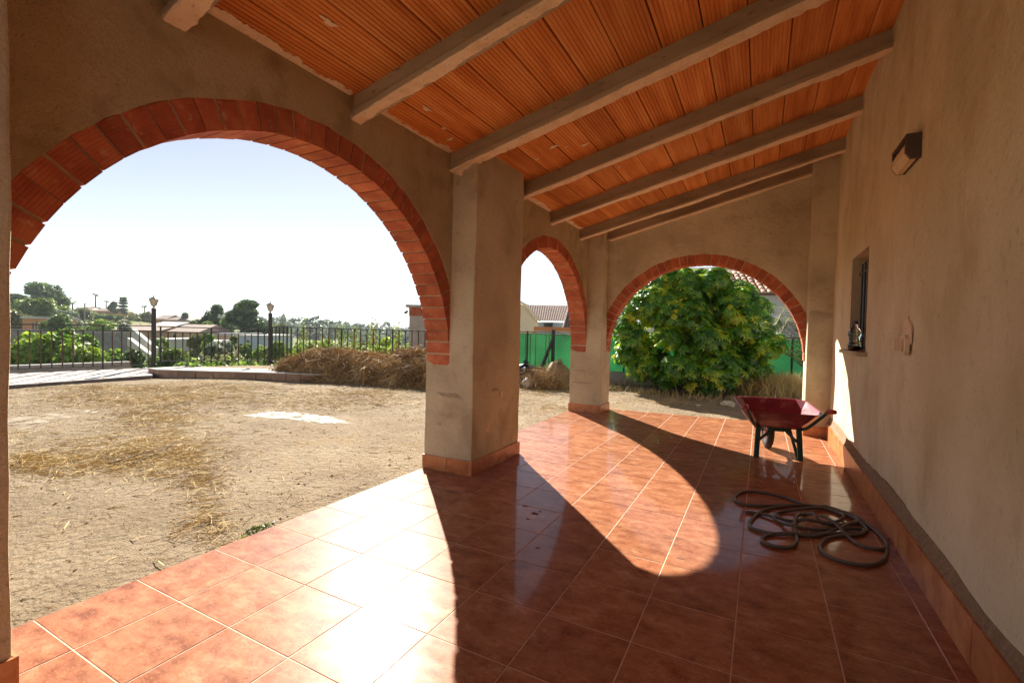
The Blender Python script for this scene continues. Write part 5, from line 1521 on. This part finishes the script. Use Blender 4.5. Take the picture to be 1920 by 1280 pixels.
ww = mk("window", [wq + C_R * a_ + np.array([0, 0, b_]) - C_F * c_ for c_ in (0, -.4) for a_, b_ in ((-.42, -.35), (.42, -.35), (.42, .35), (-.42, .35))], [(0, 1, 2, 3), (0, 4, 5, 1), (1, 5, 6, 2), (2, 6, 7, 3), (3, 7, 4, 0)], m_roofgrey, th_)
mk("pane", [wq + C_R * a_ + np.array([0, 0, b_]) - C_F * .02 for a_, b_ in ((-.34, -.28), (.34, -.28), (.34, .28), (-.34, .28))], [(0, 1, 2, 3)], m_darkglass, ww)
# lean-to roof at the right of it
la, lb_ = at(1052, 622, 30), at(1110, 622, 30)
lt = empty("lean_to", la * [1, 1, 0], "steep ribbed brown lean-to roof seen past the second pillar's arch", "shed")
upl = C_F * [1, 1, 0] * 2.2 + C_R * [1, 1, 0] * .6 + np.array([0, 0, 1.5])
rv, rf = [], []
for i in range(81):
    t = i / 80; p_ = la + (lb_ - la) * t; hgt = .07 * abs(math.sin(math.pi * t * 10))
    rv += [p_ + [0, 0, hgt], p_ + upl + [0, 0, hgt]]
for i in range(80): rf.append((i * 2, i * 2 + 2, i * 2 + 3, i * 2 + 1))
mk("roof", rv, rf, flat("dark_tiles_b", (.17, .10, .075), .85, var=.3, scale=3), lt)
mk("wall", [la * [1, 1, 0], lb_ * [1, 1, 0], lb_, la], [(0, 1, 2, 3)], m_white, lt)

# tiled house behind the bush
ea, eb = at(1235, 560, 21), at(1500, 560, 21)
ze = at(1320, 552, 21)[2]
hb_ = empty("house", ((ea + eb) / 2 * [1, 1, 0]) + [0, 0, -.1], "white house with weathered roman tile roof right behind the bush", "house", "neighbouring houses")
hd2 = np.array([1, .22, 0]); hd2 /= np.linalg.norm(hd2); hn2 = np.array([-hd2[1], hd2[0], 0])
ho = ea * [1, 1, 0] - hd2 * .8
Lh = 8.4
P = lambda u, t, z: ho + hd2 * u + hn2 * t + np.array([0, 0, z])
mk("wall", [P(.3, .4, -.3), P(Lh, .4, -.3), P(Lh, .4, ze - .05), P(.3, .4, ze - .05), P(.3, 6, -.3), P(Lh, 6, -.3), P(Lh, 6, ze - .05), P(.3, 6, ze - .05)], [(0, 1, 2, 3), (1, 5, 6, 2), (5, 4, 7, 6), (4, 0, 3, 7)], m_white, hb_)
sl_ = .46
mk("roof_deck", [P(0, 0, ze), P(Lh, 0, ze), P(Lh, 3.4, ze + 3.4 * sl_), P(0, 3.4, ze + 3.4 * sl_), P(Lh, 6.8, ze), P(0, 6.8, ze)], [(0, 1, 2, 3), (3, 2, 4, 5)], m_roofbrown, hb_)
# one barrel tile
tl, tr_ = .50, .105
v, f = [], []
for i in range(2):
    for k in range(7):
        a_ = math.pi * k / 6; r_ = tr_ * (1.05 if i == 0 else .85)
        v.append(np.array([0, 0, 0]) + hd2 * (-r_ * math.cos(a_)) + np.array([0, 0, r_ * math.sin(a_) * .9 + (0.03 if i == 0 else 0)]) + (hn2 + np.array([0, 0, sl_])) / math.hypot(1, sl_) * (tl * i))
for k in range(6): f.append((k, k + 1, 8 + k, 7 + k))
f.append(tuple(range(7))[::-1])
rtm = mesh_data("roof_tile", v, f, m_rooftile, smooth=False)
cols_, rows_ = 34, 7
for c_ in range(cols_):
    for r_ in range(rows_):
        t = r_ * .42 - .08; ts_ = t / math.hypot(1, sl_)
        share("roof_tile", rtm, hb_, P(.12 + c_ * .245 + random.uniform(-.012, .012), ts_, ze + ts_ * sl_ + .015), (0, 0, random.uniform(-.03, .03)))

# ------------------------------------------------------------------ the variegated bush under the end arch
bc = np.array([1.52, 12.95, -.05])
bush = empty("umbrella_bush", bc, "huge glossy green and yellow variegated bush framed by the end arch", "bush")
lumps = []
rg = random.Random(5)
top_z = at(1320, 508, 13.6)[2]
for k in range(150):
    a = rg.uniform(0, 2 * math.pi); q = rg.random()
    zz = .25 + (top_z - .45) * q
    rmax = (2.05 * (1 - .62 * max(0, (q - .42) / .58) ** 1.7)) * (.82 + .18 * min(1, q / .2))
    r_ = rmax * math.sqrt(rg.uniform(.12, 1)) * .9
    s_ = rg.uniform(.26, .5)
    lumps.append((bc[0] + r_ * math.cos(a) * 1.02, bc[1] + r_ * math.sin(a) * .62, bc[2] + zz, s_, s_ * .9, s_ * .8))
for (px_, py_, dp_) in ((1178, 590, 12.9), (1190, 572, 13.1), (1205, 555, 13.2), (1172, 618, 12.7), (1225, 540, 13.3), (1182, 640, 12.5), (1250, 530, 13.2), (1400, 548, 13.6), (1425, 575, 13.6), (1440, 610, 13.4)):
    q = at(px_, py_, dp_); s_ = rg.uniform(.3, .42); lumps.append((q[0], q[1], q[2], s_, s_, s_ * .8))
L_ = np.array(lumps)
nW = 12000
idx = RNG.choice(len(L_), nW, p=(L_[:, 3] ** 2) / (L_[:, 3] ** 2).sum())
d = RNG.normal(0, 1, (nW, 3)); d[:, 2] += .25; d /= np.linalg.norm(d, axis=1, keepdims=True)
cpos = L_[idx, :3] + d * L_[idx, 3:6] * (.55 + .45 * RNG.random((nW, 1)) ** .5)
axis = d + [0, 0, .9] + RNG.normal(0, .25, (nW, 3)); axis /= np.linalg.norm(axis, axis=1, keepdims=True)
t1 = np.cross(axis, RNG.normal(0, 1, (nW, 3))); t1 /= np.linalg.norm(t1, axis=1, keepdims=True); t2 = np.cross(axis, t1)
nl = 8
sz = (.078 + .05 * RNG.random((nW, 1)))
blocks = [cpos[:, None, :]]
for k in range(nl):
    a = 2 * math.pi * k / nl + RNG.normal(0, .12, (nW, 1))
    dr = t1 * np.cos(a) + t2 * np.sin(a); sdv = -t1 * np.sin(a) + t2 * np.cos(a)
    lk = sz * (.8 + .4 * RNG.random((nW, 1)))
    mid = cpos + dr * lk * .70 - axis * lk * .05
    tip = cpos + dr * lk * 1.3 - axis * lk * (.30 + .25 * RNG.random((nW, 1)))
    wv = sdv * lk * .23
    blocks.append(np.stack([mid + wv - axis * lk * .07, tip, mid - wv - axis * lk * .07, mid], 1))
VV = np.concatenate(blocks, 1)
per = 1 + 4 * nl
base_i = np.arange(nW)[:, None] * per
FF = []
for k in range(nl):
    o4 = 1 + 4 * k
    for tri in ((0, o4, o4 + 3), (o4, o4 + 1, o4 + 3), (o4 + 1, o4 + 2, o4 + 3), (o4 + 2, 0, o4 + 3)):
        FF.append(base_i + np.array([tri]))
VV = [VV.reshape(-1, 3)]
mk("foliage", np.concatenate(VV), np.concatenate(FF), LM_SCHEF, bush)
tb = MB()
for l in lumps[::5]:
    b0 = bc + [rg.uniform(-.35, .35), rg.uniform(-.25, .25), -.1]
    tb.tube(smooth_path([b0, (b0 + np.array(l[:3])) / 2 + [0, 0, -.15], l[:3]], 4), [.035 - .025 * k / 8 for k in range(9)], 5)
tb.build("stem", m_bark, bush)

# palm fronds right of the bush
pc = np.array([4.35, 14.0, -.05])
pr_ = empty("young_palm", pc, "pale feathery palm fronds leaning out beside the bush", "palm")
MB().lathe(pc, [(.16, 0), (.2, .2), (.14, .7)], 9).build("trunk", m_bark, pr_)
for k in range(16):
    a = rg.uniform(0, 6.28) if k > 7 else R(rg.uniform(150, 250)); ln_ = rg.uniform(1.4, 2.3); el = rg.uniform(.5, 1.35)
    hdv = np.array([math.cos(a), math.sin(a), 0])
    rach = smooth_path([pc + [0, 0, .65], pc + hdv * ln_ * .35 * math.cos(el) + [0, 0, .65 + ln_ * .5 * math.sin(el)], pc + hdv * ln_ * .75 * (.4 + .6 * math.cos(el)) + [0, 0, .65 + ln_ * .78 * math.sin(el)], pc + hdv * ln_ * (.45 + .6 * math.cos(el)) + [0, 0, .5 + ln_ * .66 * math.sin(el)]], 8)
    V_, F_ = [], []
    for i in range(2, len(rach)):
        p_ = rach[i]; tg = rach[i] - rach[i - 1]; tg = tg / np.linalg.norm(tg); sd_ = np.cross(tg, [0, 0, 1.]); sd_ /= np.linalg.norm(sd_) + 1e-9
        for s_ in (-1, 1):
            ll = .42 * math.sin(math.pi * (i / len(rach)) ** .7) + .08
            e = p_ + (sd_ * s_ * .75 + tg * .65 + np.array([0, 0, -.18])) * ll
            n0 = len(V_); V_ += [p_, p_ + tg * .03, e]; F_.append((n0, n0 + 1, n0 + 2))
    fo = mk("frond", V_, F_, LM_FROND, pr_)
    MB().tube(rach, [.014 - .011 * i / len(rach) for i in range(len(rach))], 4).build("rib", m_straw, fo)
# dry grass under the palm and along the fence foot
PP, DD, LL, WW = [], [], [], []
for _ in range(2600):
    x, y = random.gauss(3.9, .55), random.gauss(13.2, .5)
    PP.append((x, y, -.05 + .16 + random.uniform(0, .25))); DD.append((random.gauss(0, .5), random.gauss(0, .5), 1)); LL.append(random.uniform(.3, .75)); WW.append(random.uniform(.003, .007))
dg = strands("dry_grass", PP, DD, LL, WW, m_straw, curl=.3); tag(dg, "tall dry grass at the foot of the palm", "dry grass", kind="stuff")
PP, DD, LL, WW = [], [], [], []
for _ in range(900):
    x = random.uniform(-3, 4); y = random.choice((random.gauss(11.7, .2), line_y(x) - random.uniform(.15, .5)))
    PP.append((x, y, -.05 + .05 + random.uniform(0, .08))); DD.append((random.gauss(0, .6), random.gauss(0, .6), 1)); LL.append(random.uniform(.1, .35)); WW.append(random.uniform(.002, .005))
dg = strands("grass_tufts", PP, DD, LL, WW, m_straw, curl=.3); tag(dg, "dry tufts along the foot of bush and low wall", "grass", kind="stuff")

# rubbish by the green fence
def bag(px, py, dp, r, m_, label, sx=1.0, sz=.8, seed=1):
    q = at(px, py, dp); z = gz_at(q)
    vs, fs = rock((q[0], q[1], z + r * sz * .9), r, sx, 1, sz, seed)
    root = empty("rubbish_bag", (q[0], q[1], z), label, "bag", "bags dumped by the green fence")
    mk("body", vs, fs, m_, root, smooth=True)
    a = np.array([q[0], q[1], z + r * sz * 1.7])
    MB().tube([a, a + [.02, .02, r * .2], a + [.06, -.02, r * .38]], [r * .22, r * .1, r * .22], 7).build("knot", m_, root)
m_black = flat("black_plastic", (.012, .014, .022), .3)
bag(983, 700, 13.4, .40, m_black, "shiny black rubbish bag beside the central pillar", 1.1, .75, 2)
bag(990, 722, 12.9, .20, m_white, "small white torn bag in front of the black bag", 1.2, .7, 4)
bag(1046, 715, 13.2, .36, flat("sack_cloth", (.27, .185, .10), .9, bumps=[(40, .6, .01)]), "bulging brown sack leaning by the second pillar", .85, 1.0, 6)
bag(1016, 706, 13.5, .17, flat("pale_pink_plastic", (.62, .38, .32), .5), "pale reddish crumpled bag between black bag and sack", 1.1, .8, 8)
PP, DD, LL, WW = [], [], [], []
for _ in range(1500):
    q = at(random.gauss(1018, 18), 715, random.gauss(13.0, .25))
    PP.append((q[0], q[1], -.05 + abs(random.gauss(.18, .16)))); DD.append((random.gauss(0, .7), random.gauss(0, .7), random.uniform(-.2, .9))); LL.append(random.uniform(.2, .7)); WW.append(random.uniform(.003, .006))
dg = strands("dead_brush", PP, DD, LL, WW, m_hay, curl=.35); tag(dg, "heap of dead brushwood among the dumped bags", "brush", kind="stuff")
# little weeds at the porch edge
V_, F_ = leaf_cloud([(-.07, 1.72, -.02, .05, .14, .04)], 120, .022)
wv_ = mk("edge_weed", V_, F_, LM_OLIVE, origin=(-.07, 1.8, -.05)); tag(wv_, "tiny green weed sprouting at the porch floor's outer edge", "weed")

# ------------------------------------------------------------------ summer haze
hz = bpy.data.materials.new("haze")
hz.use_nodes = True
hn_ = hz.node_tree
hn_.nodes.remove(hn_.nodes["Principled BSDF"])
pv = hn_.nodes.new("ShaderNodeVolumePrincipled")
pv.inputs["Color"].default_value = (0.86, 0.92, 1.0, 1)
pv.inputs["Density"].default_value = 0.0005
pv.inputs["Anisotropy"].default_value = 0.0
hn_.links.new(pv.outputs[0], hn_.nodes["Material Output"].inputs["Volume"])
haze = MB().box(-4200, 4200, -4200, 4200, -75, 26).build("haze", hz)
tag(haze, kind="stuff")
